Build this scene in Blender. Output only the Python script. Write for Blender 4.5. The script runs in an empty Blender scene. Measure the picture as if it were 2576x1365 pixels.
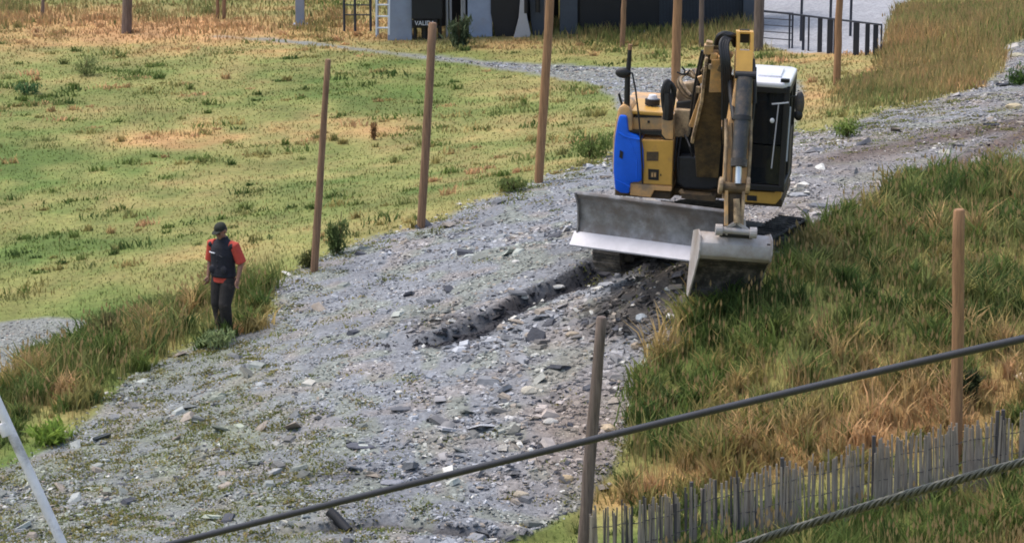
import bpy, bmesh, math, random
import numpy as np
from mathutils import Vector, Matrix, Euler
random.seed(7); RNG = np.random.default_rng(7)
S = bpy.context.scene
COL = S.collection

# ---------------------------------------------------------------- camera, world, sun, exposure
PITCH = 12.9
cam = bpy.data.cameras.new('camera'); cam_o = bpy.data.objects.new('camera', cam); COL.objects.link(cam_o)
cam_o.location = (0, 0, 0); cam_o.rotation_euler = (math.radians(90 - PITCH), 0, 0)
cam.angle = math.radians(18.0); cam.clip_start = 0.5; cam.clip_end = 6000
S.camera = cam_o
SUN_EL, SUN_AZ = 66, -70          # azimuth measured from +Y (away from the camera) towards +X
w = bpy.data.worlds.new('World'); S.world = w; w.use_nodes = True
nt = w.node_tree; bg = nt.nodes['Background']
sky = nt.nodes.new('ShaderNodeTexSky'); sky.sky_type = 'NISHITA'; sky.sun_disc = False
sky.sun_elevation = math.radians(SUN_EL); sky.sun_rotation = math.radians(SUN_AZ)
sky.dust_density = 4.0; sky.air_density = 1.2
nt.links.new(sky.outputs[0], bg.inputs[0]); bg.inputs[1].default_value = 0.15
sl = bpy.data.lights.new('sun', 'SUN'); sl.energy = 1.05; sl.angle = math.radians(35); sl.color = (1, .96, .9)
so = bpy.data.objects.new('sun', sl); COL.objects.link(so)
a_, e_ = math.radians(SUN_AZ), math.radians(SUN_EL)
sd = Vector((math.sin(a_) * math.cos(e_), math.cos(a_) * math.cos(e_), math.sin(e_)))
so.rotation_euler = sd.to_track_quat('Z', 'Y').to_euler()
S.view_settings.view_transform = 'Standard'; S.view_settings.look = 'None'
S.view_settings.exposure = 0.66; S.view_settings.gamma = 1
S.render.engine = 'CYCLES'
S.cycles.pixel_filter_type = 'BLACKMAN_HARRIS'; S.cycles.filter_width = 1.8
S.cycles.max_bounces = 5; S.cycles.use_denoising = True

# ---------------------------------------------------------------- projection helpers (photo measured on a 2575 px wide view)
F = 1287.5 / math.tan(math.radians(9)); CX, CY = 1287.5, 682.5
cp, sp = math.cos(math.radians(PITCH)), math.sin(math.radians(PITCH))
def ray(u, v):
    x, y = (u - CX) / F, -(v - CY) / F
    return Vector((x, cp + y * sp, -sp + y * cp))          # not normalised, depth 1 along the view axis
def proj(x, y, z):
    d = y * cp - z * sp; d = np.maximum(d, 1e-3) if isinstance(d, np.ndarray) else max(d, 1e-3)
    return CX + F * x / d, CY - F * (y * sp + z * cp) / d
def at_z(u, v, z):
    r = ray(u, v); t = z / r.z; return Vector((r.x * t, r.y * t, z))
def at_y(u, v, Y):
    r = ray(u, v); t = Y / r.y; return Vector((r.x * t, Y, r.z * t))

# ---------------------------------------------------------------- noise
def hash2(i, j, s):
    h = (i * 374761393 + j * 668265263 + s * 1274126177) & 0xffffffff
    h = ((h ^ (h >> 13)) * 1274126177) & 0xffffffff
    return ((h ^ (h >> 16)) & 0xffff) / 65535.0
def vnoise(x, y, sc, s=0):
    x = np.asarray(x, float) / sc + 1000; y = np.asarray(y, float) / sc + 1000
    i = np.floor(x).astype(np.int64); j = np.floor(y).astype(np.int64)
    fx = x - i; fy = y - j; fx = fx * fx * (3 - 2 * fx); fy = fy * fy * (3 - 2 * fy)
    a = hash2(i, j, s); b = hash2(i + 1, j, s); c = hash2(i, j + 1, s); d = hash2(i + 1, j + 1, s)
    return (a + (b - a) * fx + (c - a) * fy + (a - b - c + d) * fx * fy) * 2 - 1
def fbm(x, y, sc, s=0, n=3):
    r = 0; a = 1; t = 0
    for k in range(n):
        r = r + a * vnoise(x, y, sc / 2 ** k, s + k * 17); t += a; a *= .5
    return r / t

# ---------------------------------------------------------------- terrain
CTRL = [(0,1365,-13.6),(0,1180,-13.6),(0,900,-13.5),(568,840,-12.9),(0,600,-13.5),(0,300,-13.6),(0,60,-13.7),
 (700,1365,-13.2),(700,1100,-13.0),(790,680,-12.5),(700,450,-13.2),(700,100,-13.6),(400,250,-13.5),
 (1058,570,-12.15),(1355,460,-11.9),(1050,400,-13.0),(1100,250,-13.2),(1300,330,-12.9),
 (1200,1365,-13.0),(1200,1000,-12.6),(1300,750,-12.0),(1765,625,-11.25),(1950,590,-11.3),(1830,735,-11.25),(1950,700,-11.15),(1450,560,-11.7),(1500,850,-12.15),(1700,770,-11.65),
 (2000,420,-11.35),(2300,350,-11.3),(2575,250,-11.2),(2575,420,-11.0),
 (1600,230,-12.7),(1900,130,-13.0),(2200,140,-12.7),(2400,90,-12.3),(2575,60,-11.8),(2100,220,-12.3),
 (1700,60,-13.3),(1300,80,-13.4),(2300,0,-13.1),(1465,1400,-13.65),(2405,1175,-12.85),(2405,1250,-12.95),(2000,1300,-13.1),
 (2575,1365,-13.2),(2575,1000,-12.3),(2200,720,-11.4),(2000,900,-11.85),(1800,1000,-12.5),(1600,1150,-12.9),(2575,700,-11.3),(1800,1385,-13.4)]
cps = np.array([at_z(*c)[:] for c in CTRL])
ext = [(-60,45,-13.6),(-60,90,-13.7),(60,60,-11),(60,95,-12),(0,140,-13.6),(60,140,-13),(-60,140,-14),(0,20,-13.4),(-30,10,-13.5),(30,10,-13),(25,30,-13),(-20,30,-13.6)]
cps = np.vstack([cps, np.array(ext, float)])
n_ = len(cps)
def kern(d): return np.sqrt(d * d + 1.0)
D_ = np.linalg.norm(cps[:, None, :2] - cps[None, :, :2], axis=2)
A_ = np.zeros((n_ + 1, n_ + 1)); A_[:n_, :n_] = kern(D_) - np.eye(n_) * .6; A_[:n_, n_] = 1; A_[n_, :n_] = 1
W_ = np.linalg.solve(A_, np.append(cps[:, 2], 0))
def base_h(x, y):
    x = np.asarray(x, float); y = np.asarray(y, float); sh = x.shape; x = x.ravel(); y = y.ravel()
    out = np.empty_like(x)
    for k in range(0, len(x), 40000):
        d = np.hypot(x[k:k+40000, None] - cps[None, :, 0], y[k:k+40000, None] - cps[None, :, 1])
        out[k:k+40000] = kern(d) @ W_[:n_] + W_[n_]
    far = np.clip((np.hypot(x, y - 60) - 45) / 60, 0, 1)
    out = np.clip(out, -14.2, -10.8) * (1 - far) + -13.5 * far
    return out.reshape(sh)
CUT = [at_z(u, v, z)[:2] for u, v, z in ((1000,832,-12.35),(1110,828,-12.3),(1200,812,-12.25),(1290,768,-12.15),(1390,725,-12.0),(1480,690,-11.9),(1570,650,-11.7),(1650,620,-11.5))]
SPO = at_z(1640, 770, -11.8)[:2]; SP2 = at_z(1140, 795, -12.2)[:2]
HOL = at_z(1640, 660, -11.55)[:2]
CUT2 = [at_z(u, v, -13.1)[:2] for u, v in ((840,1300),(960,1288),(1100,1300),(1300,1296),(1420,1272),(1480,1230))]
def seg_dist(x, y, P):
    """distance, signed side and arc parameter to an open polyline"""
    best = np.full(x.shape, 1e9); side = np.zeros(x.shape); par = np.zeros(x.shape); L = 0
    for (ax, ay), (bx, by) in zip(P[:-1], P[1:]):
        dx, dy = bx - ax, by - ay; l2 = dx * dx + dy * dy; l = math.sqrt(l2)
        t = np.clip(((x - ax) * dx + (y - ay) * dy) / l2, 0, 1)
        d = np.hypot(x - ax - t * dx, y - ay - t * dy); m = d < best
        best = np.where(m, d, best); side = np.where(m, np.sign(dx * (y - ay) - dy * (x - ax)), side); par = np.where(m, L + t * l, par); L += l
    return best, side, par, L
def height(x, y):
    x = np.asarray(x, float); y = np.asarray(y, float)
    h = base_h(x, y)
    near = (y > 38) & (y < 70)
    d, s, t, L = seg_dist(x, y, CUT)
    wob = .07 * vnoise(x, y, .5, 5) + .03 * vnoise(x, y, .15, 6)
    sd_ = -s * d + wob                       # positive on the side towards the camera
    h = h + (.24 * np.exp(-((x - SPO[0]) / .9) ** 2 - ((y - SPO[1]) / 1.0) ** 2) * (1 + 1.3 * fbm(x, y, .45, 15)) + .05 * np.exp(-((x - SP2[0]) / .6) ** 2 - ((y - SP2[1]) / .6) ** 2)) * near
    d2, s2, t2, L2 = seg_dist(x, y, CUT2); q2 = -s2 * d2 + .1 * vnoise(x, y, .4, 8)
    h = h - .13 * np.clip(q2 / .1 + .5, 0, 1) * np.exp(-np.maximum(q2, 0) / .9) * (d2 < 4) * near
    env = np.clip(t / 1.2, 0, 1) * np.clip((L - t) / .4 + .4, 0, 1)
    drop = np.clip(sd_ / .09 + .5, 0, 1) * np.exp(-np.maximum(sd_, 0) / .75) * (d < 4)
    lip = np.exp(-((sd_ + .12) / .16) ** 2) * .05
    h = h - env * (.24 * drop - .5 * lip) * (1 + .25 * vnoise(x, y, .6, 7)) * near
    h = h + .035 * fbm(x, y, 1.3, 3) * near + .05 * fbm(x, y, 5, 9) * (y > 30)
    h = h - .38 * np.exp(-((x - HOL[0]) / 1.15) ** 2 - ((y - HOL[1]) / .6) ** 2) * near
    # bench of earth under the lower left tall weeds and a low wheel rut along the road
    return h
def hgt(x, y): return float(height(np.array([x]), np.array([y]))[0])
def hit(u, v, lift=0.0):
    r = ray(u, v); ts = np.linspace(34, 140, 1500)
    hh = height(r.x * ts, r.y * ts) + lift; g = r.z * ts - hh
    k = np.argmax(g < 0); k = max(k, 1)
    t = ts[k-1] + (ts[k] - ts[k-1]) * g[k-1] / (g[k-1] - g[k])
    return Vector((r.x * t, r.y * t, r.z * t))

# zones, outlines measured in the photograph and dropped on the terrain
ROAD = [(-400,1700),(-400,1215),(0,1180),(120,1125),(230,1045),(330,945),(450,885),(520,855),(620,832),(700,780),(690,715),(800,645),(940,595),(1060,570),(1180,515),(1300,475),(1370,445),(1540,400),(1620,330),(2000,335),(2120,320),(2230,275),(2330,262),(2450,225),(2520,180),(2545,110),(2700,60),(3000,60),
        (3000,300),(2700,390),(2575,432),(2300,462),(2190,510),(2060,600),(1950,660),(1800,700),(1755,770),(1720,860),(1640,930),(1600,1010),(1590,1090),(1540,1180),(1470,1270),(1350,1330),(1240,1370),(1100,1500),(900,1700)]
PATHL = [(-300,800),(0,812),(120,800),(235,808),(190,835),(120,870),(60,930),(20,985),(-60,1040),(-300,1100)]
PATHU = [(540,93),(660,97),(800,109),(1000,133),(1150,146),(1330,160),(1480,166),(1700,172),(1900,178),(2020,205),(1990,330),(1600,330),(1545,255),(1500,215),(1330,186),(1100,151),(900,127),(700,104),(600,97)]
YARD = [(1890,-80),(2420,-80),(2260,15),(2235,70),(2215,128),(2000,135),(1900,110)]
def poly_sd(u, v, P, vs=3.2):
    P = [(a, b * vs) for a, b in P]; v = v * vs
    best = np.full(u.shape, 1e9); ins = np.zeros(u.shape, bool)
    for k in range(len(P)):
        ax, ay = P[k]; bx, by = P[(k + 1) % len(P)]
        dx, dy = bx - ax, by - ay; t = np.clip(((u - ax) * dx + (v - ay) * dy) / (dx * dx + dy * dy), 0, 1)
        best = np.minimum(best, np.hypot(u - ax - t * dx, v - ay - t * dy))
        c = (ay > v) != (by > v)
        with np.errstate(divide='ignore', invalid='ignore'):
            xi = ax + (v - ay) * dx / (dy if dy else 1e-9)
        ins ^= c & (u < xi)
    return np.where(ins, best, -best)
def zones(x, y, z):
    u, v = proj(x, y, z)
    ok = (y > 34) & (y < 130) & (np.abs(x) < 40)
    n = fbm(x, y, 1.6, 21) * 16 + fbm(x, y, .35, 31) * 13
    z4 = [np.where(ok, poly_sd(u, v, P) + n, -500) for P in (ROAD, PATHL, PATHU, YARD)]
    return u, v, z4
def ss(a, b, x): t = np.clip((x - a) / (b - a), 0, 1); return t * t * (3 - 2 * t)
def lin(c):
    c = np.asarray(c, float) / 255; return np.where(c < .04045, c / 12.92, ((c + .055) / 1.055) ** 2.4)
BLOBS = [(450,70,800,50,.62),(420,355,240,28,.55),(930,335,120,32,.35),(1250,330,140,30,.15),(750,235,380,40,-.42),(60,420,260,110,-.3),(150,245,180,36,-.22),
 (500,490,500,50,-.05),(200,650,320,70,-.22),(1750,880,130,130,-.3),(2050,680,260,90,-.12),(2430,560,260,110,-.15),(2300,160,330,95,.36),(2040,245,60,70,.45),
 (1500,125,420,24,.2),(2350,1340,360,80,-.05),(1300,180,200,25,-.1),(60,1150,90,60,-.3),(60,1330,120,50,-.5),(2420,1330,230,60,-.1),(170,1015,90,40,.42),(420,860,90,40,.25),(260,800,160,50,-.12),(620,760,90,60,-.05),(2420,1310,240,50,-.15),(2050,830,380,130,-.2),(1850,1000,200,90,-.16),(480,770,60,40,.45),(380,870,50,30,.3),(1000,450,200,40,-.05),(2100,350,140,60,-.1),(1650,1090,60,70,-.2)]
def dryness(u, v, x, y):
    d = np.full(np.shape(u), .36)
    for bu, bv, su, sv, a in BLOBS: d = d + a * np.exp(-((u - bu) / su) ** 2 - ((v - bv) / sv) ** 2)
    dl = v - (1290 - (u - 1500) * .262)
    d = d + .5 * np.exp(-((dl + 25) / 55) ** 2) * ss(1380, 1500, u) + .28 * np.exp(-((dl + 140) / 60) ** 2) * ss(1800, 2000, u)
    d = d + .30 * fbm(x, y, 3.2, 41) + .30 * fbm(x, y, .9, 43) - .03
    return np.clip(d, 0, 1)
PAL = np.array([lin(c) for c in ((104,124,62),(136,140,80),(160,150,94),(190,158,104),(204,160,112))])
def grass_col(d, x, y, jit=0):
    t = np.clip(d + jit, 0, 1) * 4; i = np.minimum(t.astype(int), 3); f = (t - i)[:, None]
    c = PAL[i] * (1 - f) + PAL[i + 1] * f
    return c * (1 + .14 * fbm(x, y, 1.1, 51)[:, None] + .16 * vnoise(x, y * .5, .55, 53)[:, None]) * .90
def tallness(u, v, x, y):
    h = np.full(np.shape(u), .10)
    dl = v - (1010 - u * .40)                     # the weedy bank at lower left
    h = h + .42 * np.exp(-(dl / 85) ** 2) * ss(760, 640, u) * (v > 600)
    h = h + .30 * ss(1500, 1640, u) * ss(380, 470, v + (u - 2575) * .0)      # right hand bank
    dl = v - (1290 - (u - 1500) * .262)
    h = h - .17 * ss(-40, 40, dl) * (u > 1450) + .22 * ss(165, 215, dl) * (u > 1650) + .06 * np.exp(-((dl + 20) / 45) ** 2) * (u > 1450)
    h = h + (.12 * ss(150, 60, v) + .32 * ss(2000, 2150, u) * ss(330, 200, v) * ss(10, 60, v)) * (1 - ss(2240, 2160, u) * ss(1880, 1910, u) * ss(225, 180, v))
    h = h + .26 * ss(1300, 1500, u) * ss(130, 95, v) * (u < 1960)
    return h * (.8 + .45 * fbm(x, y, 1.7, 61))

# ---------------------------------------------------------------- materials
def new_mat(name, base=(.5,.5,.5), rough=.6, metal=0, noise=.0, nscale=8, bump=0, bscale=40, dirt=None, dirt_amt=.0, coat=0, spec=.5, attr=None):
    m = bpy.data.materials.new(name); m.use_nodes = True; t = m.node_tree; N = t.nodes; L = t.links
    b = N['Principled BSDF']; b.inputs['Roughness'].default_value = rough; b.inputs['Metallic'].default_value = metal
    b.inputs['Specular IOR Level'].default_value = spec
    if coat: b.inputs['Coat Weight'].default_value = coat
    base = tuple(.74 * k for k in base); b.inputs['Base Color'].default_value = (*base, 1)
    tc = N.new('ShaderNodeTexCoord'); src = None
    if attr:
        a = N.new('ShaderNodeAttribute'); a.attribute_name = attr; src = a.outputs['Color']
    def mixc(fac, c1, c2, typ='MIX'):
        mx = N.new('ShaderNodeMix'); mx.data_type = 'RGBA'; mx.blend_type = typ
        for s_, v_ in (('Factor', fac), ('A', c1), ('B', c2)):
            k = {'Factor': 0, 'A': 6, 'B': 7}[s_]
            if hasattr(v_, 'is_output'): L.new(v_, mx.inputs[k])
            elif s_ == 'Factor': mx.inputs[0].default_value = v_
            else: mx.inputs[k].default_value = (*v_, 1)
        return mx.outputs[2]
    cur = src if src else base
    if noise:
        n = N.new('ShaderNodeTexNoise'); n.inputs['Scale'].default_value = nscale; n.inputs['Detail'].default_value = 5; n.inputs['Roughness'].default_value = .65
        L.new(tc.outputs['Object'], n.inputs['Vector'])
        r = N.new('ShaderNodeMapRange'); r.inputs[1].default_value = .3; r.inputs[2].default_value = .7; r.inputs[3].default_value = 1 - noise; r.inputs[4].default_value = 1 + noise
        L.new(n.outputs[0], r.inputs[0])
        cb = N.new('ShaderNodeCombineColor')
        for k in range(3): L.new(r.outputs[0], cb.inputs[k])
        cur = mixc(1.0, cur, cb.outputs[0], 'MULTIPLY')
    if dirt:
        n2 = N.new('ShaderNodeTexNoise'); n2.inputs['Scale'].default_value = nscale * .6; n2.inputs['Detail'].default_value = 8; n2.inputs['Roughness'].default_value = .7
        mp = N.new('ShaderNodeMapping'); mp.inputs['Location'].default_value = (3, 5, 7); L.new(tc.outputs['Object'], mp.inputs[0]); L.new(mp.outputs[0], n2.inputs['Vector'])
        r2 = N.new('ShaderNodeMapRange'); r2.inputs[1].default_value = .62 - dirt_amt * .4; r2.inputs[2].default_value = .75 - dirt_amt * .3; L.new(n2.outputs[0], r2.inputs[0])
        cur = mixc(r2.outputs[0], cur, dirt)
    if hasattr(cur, 'is_output'): L.new(cur, b.inputs['Base Color'])
    if bump:
        n3 = N.new('ShaderNodeTexNoise'); n3.inputs['Scale'].default_value = bscale; n3.inputs['Detail'].default_value = 4
        L.new(tc.outputs['Object'], n3.inputs['Vector'])
        bp = N.new('ShaderNodeBump'); bp.inputs['Strength'].default_value = bump; bp.inputs['Distance'].default_value = .02
        L.new(n3.outputs[0], bp.inputs['Height']); L.new(bp.outputs[0], b.inputs['Normal'])
    return m
M = {}
M['ground'] = new_mat('ground_soil', attr='Col', rough=.95, noise=.28, nscale=7, bump=.8, bscale=14, spec=.2)
M['gravel'] = new_mat('gravel_ground', attr='Col', rough=.9, noise=.4, nscale=11, bump=1.0, bscale=22, spec=.3)
M['stone'] = new_mat('slate_stone', attr='Col', rough=.7, noise=.2, nscale=9, bump=.4, bscale=30, spec=.4)
M['blade'] = new_mat('grass_blade', attr='Col', rough=.75, spec=.2)
t_ = M['blade'].node_tree; b = t_.nodes['Principled BSDF']
g_ = t_.nodes.new('ShaderNodeNewGeometry'); vm = t_.nodes.new('ShaderNodeVectorMath'); vm.operation = 'MULTIPLY_ADD'; vm.inputs[1].default_value = (.45, .45, .45); vm.inputs[2].default_value = (0, 0, .8)
vn = t_.nodes.new('ShaderNodeVectorMath'); vn.operation = 'NORMALIZE'; t_.links.new(g_.outputs['Normal'], vm.inputs[0]); t_.links.new(vm.outputs[0], vn.inputs[0]); t_.links.new(vn.outputs[0], b.inputs['Normal'])
tr = t_.nodes.new('ShaderNodeBsdfTranslucent'); ms = t_.nodes.new('ShaderNodeMixShader'); ms.inputs[0].default_value = .42
at_ = [n for n in t_.nodes if n.type == 'ATTRIBUTE'][0]; t_.links.new(at_.outputs['Color'], tr.inputs[0]); t_.links.new(b.outputs[0], ms.inputs[1]); t_.links.new(tr.outputs[0], ms.inputs[2])
t_.links.new(ms.outputs[0], t_.nodes['Material Output'].inputs[0])
M['yellow'] = new_mat('machine_yellow', (.92, .52, .20), .42, noise=.14, nscale=5, dirt=(.36, .25, .15), dirt_amt=.42)
M['yellow_bright'] = new_mat('machine_yellow_clean', (.80, .45, .09), .38, noise=.1, nscale=5, dirt=(.45, .25, .08), dirt_amt=.15)
M['mud_yellow'] = new_mat('muddy_yellow', (.66, .47, .27), .65, noise=.3, nscale=7, dirt=(.16, .11, .07), dirt_amt=.55)
M['brown'] = new_mat('brown_steel', (.18, .115, .05), .7, noise=.35, nscale=6, dirt=(.05, .035, .022), dirt_amt=.5)
M['blue'] = new_mat('blue_shell', (.012, .17, 1.0), .4, noise=.12, nscale=4, spec=.35, dirt=(.03, .1, .4), dirt_amt=.1)
M['black'] = new_mat('black_plastic', (.012, .012, .014), .5, noise=.3, nscale=8)
M['rubber'] = new_mat('black_rubber', (.02, .02, .023), .55, noise=.3, nscale=12)
M['cyl'] = new_mat('dark_grey_cylinder', (.075, .075, .082), .45, metal=.3, noise=.25, nscale=7, dirt=(.16, .12, .09), dirt_amt=.35)
M['chrome'] = new_mat('polished_rod', (.92, .93, .95), .22, metal=.6)
M['track'] = new_mat('track_steel', (.055, .05, .047), .75, noise=.35, nscale=9, dirt=(.17, .15, .13), dirt_amt=.4, bump=.5)
M['trackpad'] = new_mat('dusty_track_shoe', (.22, .21, .20), .8, noise=.25, nscale=8, dirt=(.1, .09, .085), dirt_amt=.4, bump=.4)
M['blade_steel'] = new_mat('scoured_steel', (.34, .33, .335), .48, metal=.25, noise=.4, nscale=4.5, dirt=(.17, .145, .13), dirt_amt=.5, bump=.25, bscale=9)
M['edge_steel'] = new_mat('bright_worn_steel', (.62, .62, .68), .5, metal=.2, noise=.1, nscale=4, dirt=(.5, .5, .55), dirt_amt=.2)
M['bucket'] = new_mat('pale_dusty_steel', (.58, .54, .52), .55, metal=.05, noise=.14, nscale=3, dirt=(.30, .25, .21), dirt_amt=.45, bump=.2, bscale=8)
M['roof'] = new_mat('cab_roof_paint', (1.0, 1.0, 1.05), .3, noise=.08, nscale=4, coat=.3, dirt=(.5, .5, .55), dirt_amt=.1)
M['glass'] = new_mat('dark_cab_glass', (.03, .035, .04), .06, spec=.6)
gb = M['glass'].node_tree.nodes['Principled BSDF']; gb.inputs['Transmission Weight'].default_value = .85; gb.inputs['Base Color'].default_value = (.075, .09, .105, 1); gb.inputs['IOR'].default_value = 1.3; gb.inputs['Roughness'].default_value = .04
M['wood'] = None
def wood_mat(name, c1, c2):
    m = bpy.data.materials.new(name); m.use_nodes = True; t = m.node_tree; N = t.nodes; L = t.links; b = N['Principled BSDF']; b.inputs['Roughness'].default_value = .85
    tc = N.new('ShaderNodeTexCoord'); mp = N.new('ShaderNodeMapping'); mp.inputs['Scale'].default_value = (16, 16, 1.1)
    n = N.new('ShaderNodeTexNoise'); n.inputs['Scale'].default_value = 1.6; n.inputs['Detail'].default_value = 6; n.inputs['Roughness'].default_value = .7
    r = N.new('ShaderNodeValToRGB'); r.color_ramp.elements[0].color = (*c2, 1); r.color_ramp.elements[1].color = (*c1, 1); r.color_ramp.elements[0].position = .34; r.color_ramp.elements[1].position = .62
    L.new(tc.outputs['Object'], mp.inputs[0]); L.new(mp.outputs[0], n.inputs['Vector']); L.new(n.outputs[0], r.inputs[0]); L.new(r.outputs[0], b.inputs['Base Color'])
    bp = N.new('ShaderNodeBump'); bp.inputs['Strength'].default_value = .5; bp.inputs['Distance'].default_value = .01; L.new(n.outputs[0], bp.inputs['Height']); L.new(bp.outputs[0], b.inputs['Normal'])
    return m
M['wood'] = wood_mat('brown_post_wood', (.30, .175, .10), (.14, .08, .048))
M['wood_orange'] = wood_mat('orange_post_wood', (.38, .205, .10), (.20, .11, .055))
M['wood_grey'] = wood_mat('weathered_post_wood', (.20, .15, .125), (.085, .062, .052))
M['picket'] = wood_mat('weathered_picket', (.44, .36, .295), (.20, .165, .14))
M['picket_dark'] = wood_mat('dark_picket', (.12, .105, .10), (.05, .045, .05))
M['bluesteel'] = new_mat('blue_grey_steel', (.36, .42, .56), .6, noise=.1, nscale=3, dirt=(.26, .28, .33), dirt_amt=.2)
M['greysteel'] = new_mat('dark_blue_grey_panel', (.07, .085, .11), .6, noise=.15, nscale=3)
M['darkpanel'] = new_mat('near_black_panel', (.008, .009, .014), .55, noise=.3, nscale=4)
M['concrete'] = new_mat('pale_concrete', (.55, .54, .55), .85, noise=.08, nscale=3, bump=.1)
M['white'] = new_mat('white_paint', (.9, .93, 1.0), .5, noise=.06)
M['rail'] = new_mat('dark_rail_paint', (.035, .04, .06), .55)
M['cable1'] = new_mat('smooth_dark_rope', (.035, .037, .05), .5, metal=.2, noise=.2, nscale=3)
M['cable2'] = new_mat('greased_steel_strand', (.075, .08, .066), .5, metal=.3, noise=.2, nscale=5)
M['polewhite'] = new_mat('galvanised_pole', (1.0, .98, .98), .5, noise=.14, nscale=4, dirt=(.35, .34, .33), dirt_amt=.25)
M['skin'] = new_mat('skin', (.34, .17, .11), .55)
M['tee'] = new_mat('red_cotton', (.66, .085, .055), .85, noise=.12, nscale=9, bump=.3, bscale=12)
M['vest'] = new_mat('navy_padded_cloth', (.012, .013, .024), .8, noise=.3, nscale=6, bump=.4, bscale=10)
M['trousers'] = new_mat('dark_work_cloth', (.026, .022, .022), .85, noise=.4, nscale=6, dirt=(.10, .075, .065), dirt_amt=.25, bump=.5, bscale=9)
M['cap'] = new_mat('dark_green_cloth', (.02, .025, .016), .85, noise=.2)
M['boot'] = new_mat('dark_boot_leather', (.02, .017, .015), .6, noise=.3)

# ---------------------------------------------------------------- mesh building
class MB:
    def __init__(s): s.v = []; s.f = []
    def add(s, vs, fs, mat=None):
        o = len(s.v); s.v += [(mat @ Vector(p))[:] if mat is not None else tuple(p) for p in vs]; s.f += [tuple(i + o for i in f) for f in fs]; return s
    def box(s, c, d, mat=None, rot=None):
        cx, cy, cz = c; a, b, e = d[0] / 2, d[1] / 2, d[2] / 2
        R = Euler(rot).to_matrix() if rot else Matrix.Identity(3)
        vs = [Vector(c) + R @ Vector((x, y, z)) for x in (-a, a) for y in (-b, b) for z in (-e, e)]
        return s.add(vs, [(0,1,3,2),(4,6,7,5),(0,4,5,1),(2,3,7,6),(0,2,6,4),(1,5,7,3)], mat)
    def bar(s, p, q, wx, wy, mat=None, up=(0,0,1), taper=1):
        p, q = Vector(p), Vector(q); d = (q - p).normalized(); u = Vector(up)
        if abs(d.dot(u)) > .98: u = Vector((0, 1, 0))
        x = d.cross(u).normalized(); y = x.cross(d)
        vs = [c + x * a * wx / 2 * k + y * b * wy / 2 * k for c, k in ((p, 1), (q, taper)) for a, b in ((-1,-1),(1,-1),(1,1),(-1,1))]
        return s.add(vs, [(3,2,1,0),(4,5,6,7),(0,1,5,4),(1,2,6,5),(2,3,7,6),(3,0,4,7)], mat)
    def tube(s, pts, r, n=10, mat=None, caps=True):
        pts = [Vector(p) for p in pts]; rs = r if isinstance(r, (list, tuple)) else [r] * len(pts)
        vs = []; fs = []; ref = None
        for i, p in enumerate(pts):
            d = (pts[min(i + 1, len(pts) - 1)] - pts[max(i - 1, 0)]).normalized()
            if ref is None: ref = Vector((0,0,1)) if abs(d.z) < .9 else Vector((1,0,0))
            x = d.cross(ref).normalized(); y = x.cross(d).normalized(); ref = y
            for k in range(n):
                a = 2 * math.pi * k / n; vs.append(p + (x * math.cos(a) + y * math.sin(a)) * rs[i])
        for i in range(len(pts) - 1):
            for k in range(n): fs.append((i*n+k, i*n+(k+1)%n, (i+1)*n+(k+1)%n, (i+1)*n+k))
        if caps: fs += [tuple(range(n))[::-1], tuple((len(pts)-1)*n + k for k in range(n))]
        return s.add(vs, fs, mat)
    def prism(s, prof, x0, x1, mat=None, axis='x', x0b=None, x1b=None):
        """prof: (a,b) outline extruded along an axis; for x: a=y, b=z"""
        n = len(prof)
        def P(a, b, t): return {'x': (t, a, b), 'y': (a, t, b), 'z': (a, b, t)}[axis]
        vs = [P(a, b, x0) for a, b in prof] + [P(a, b, x1) for a, b in prof]
        fs = [tuple(range(n)), tuple(range(2*n-1, n-1, -1))] + [(k, n + k, n + (k+1) % n, (k+1) % n) for k in range(n)]
        return s.add(vs, fs, mat)
    def sphere(s, c, r, mat=None, nu=12, nv=8):
        r = r if isinstance(r, (list, tuple)) else (r, r, r); vs = [(c[0], c[1], c[2] + r[2])]; fs = []
        for j in range(1, nv):
            for i in range(nu):
                a = 2*math.pi*i/nu; b_ = math.pi*j/nv
                vs.append((c[0] + r[0]*math.sin(b_)*math.cos(a), c[1] + r[1]*math.sin(b_)*math.sin(a), c[2] + r[2]*math.cos(b_)))
        vs.append((c[0], c[1], c[2] - r[2])); e = len(vs) - 1
        for i in range(nu):
            fs.append((0, 1+i, 1+(i+1)%nu)); fs.append((e, e-nu+(i+1)%nu, e-nu+i))
        for j in range(nv-2):
            for i in range(nu): a = 1+j*nu; fs.append((a+i, a+nu+i, a+nu+(i+1)%nu, a+(i+1)%nu))
        return s.add(vs, fs, mat)
    def build(s, name, mat, parent=None, bevel=0, smooth=False, seg=2):
        me = bpy.data.meshes.new(name); bm = bmesh.new()
        bv = [bm.verts.new(p) for p in s.v]
        for f in s.f:
            try: bm.faces.new([bv[i] for i in f])
            except ValueError: pass
        bmesh.ops.recalc_face_normals(bm, faces=bm.faces)
        if bevel:
            es = [e for e in bm.edges if len(e.link_faces) == 2 and e.calc_face_angle(0) > .5]
            bmesh.ops.bevel(bm, geom=es, offset=bevel, segments=seg, affect='EDGES', clamp_overlap=True, profile=.6)
        bm.to_mesh(me); bm.free(); me.materials.append(mat)
        if smooth:
            for p in me.polygons: p.use_smooth = True
            me.set_sharp_from_angle(angle=math.radians(42))
        o = bpy.data.objects.new(name, me); COL.objects.link(o)
        if parent: o.parent = parent
        return o
def empty(name, loc, rot=(0,0,0)):
    o = bpy.data.objects.new(name, None); o.location = loc; o.rotation_euler = rot; o.empty_display_size = .3; COL.objects.link(o); return o
def tag(o, label=None, cat=None, group=None, kind=None):
    for k, v_ in (('label', label), ('category', cat), ('group', group), ('kind', kind)):
        if v_: o[k] = v_
    return o
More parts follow.
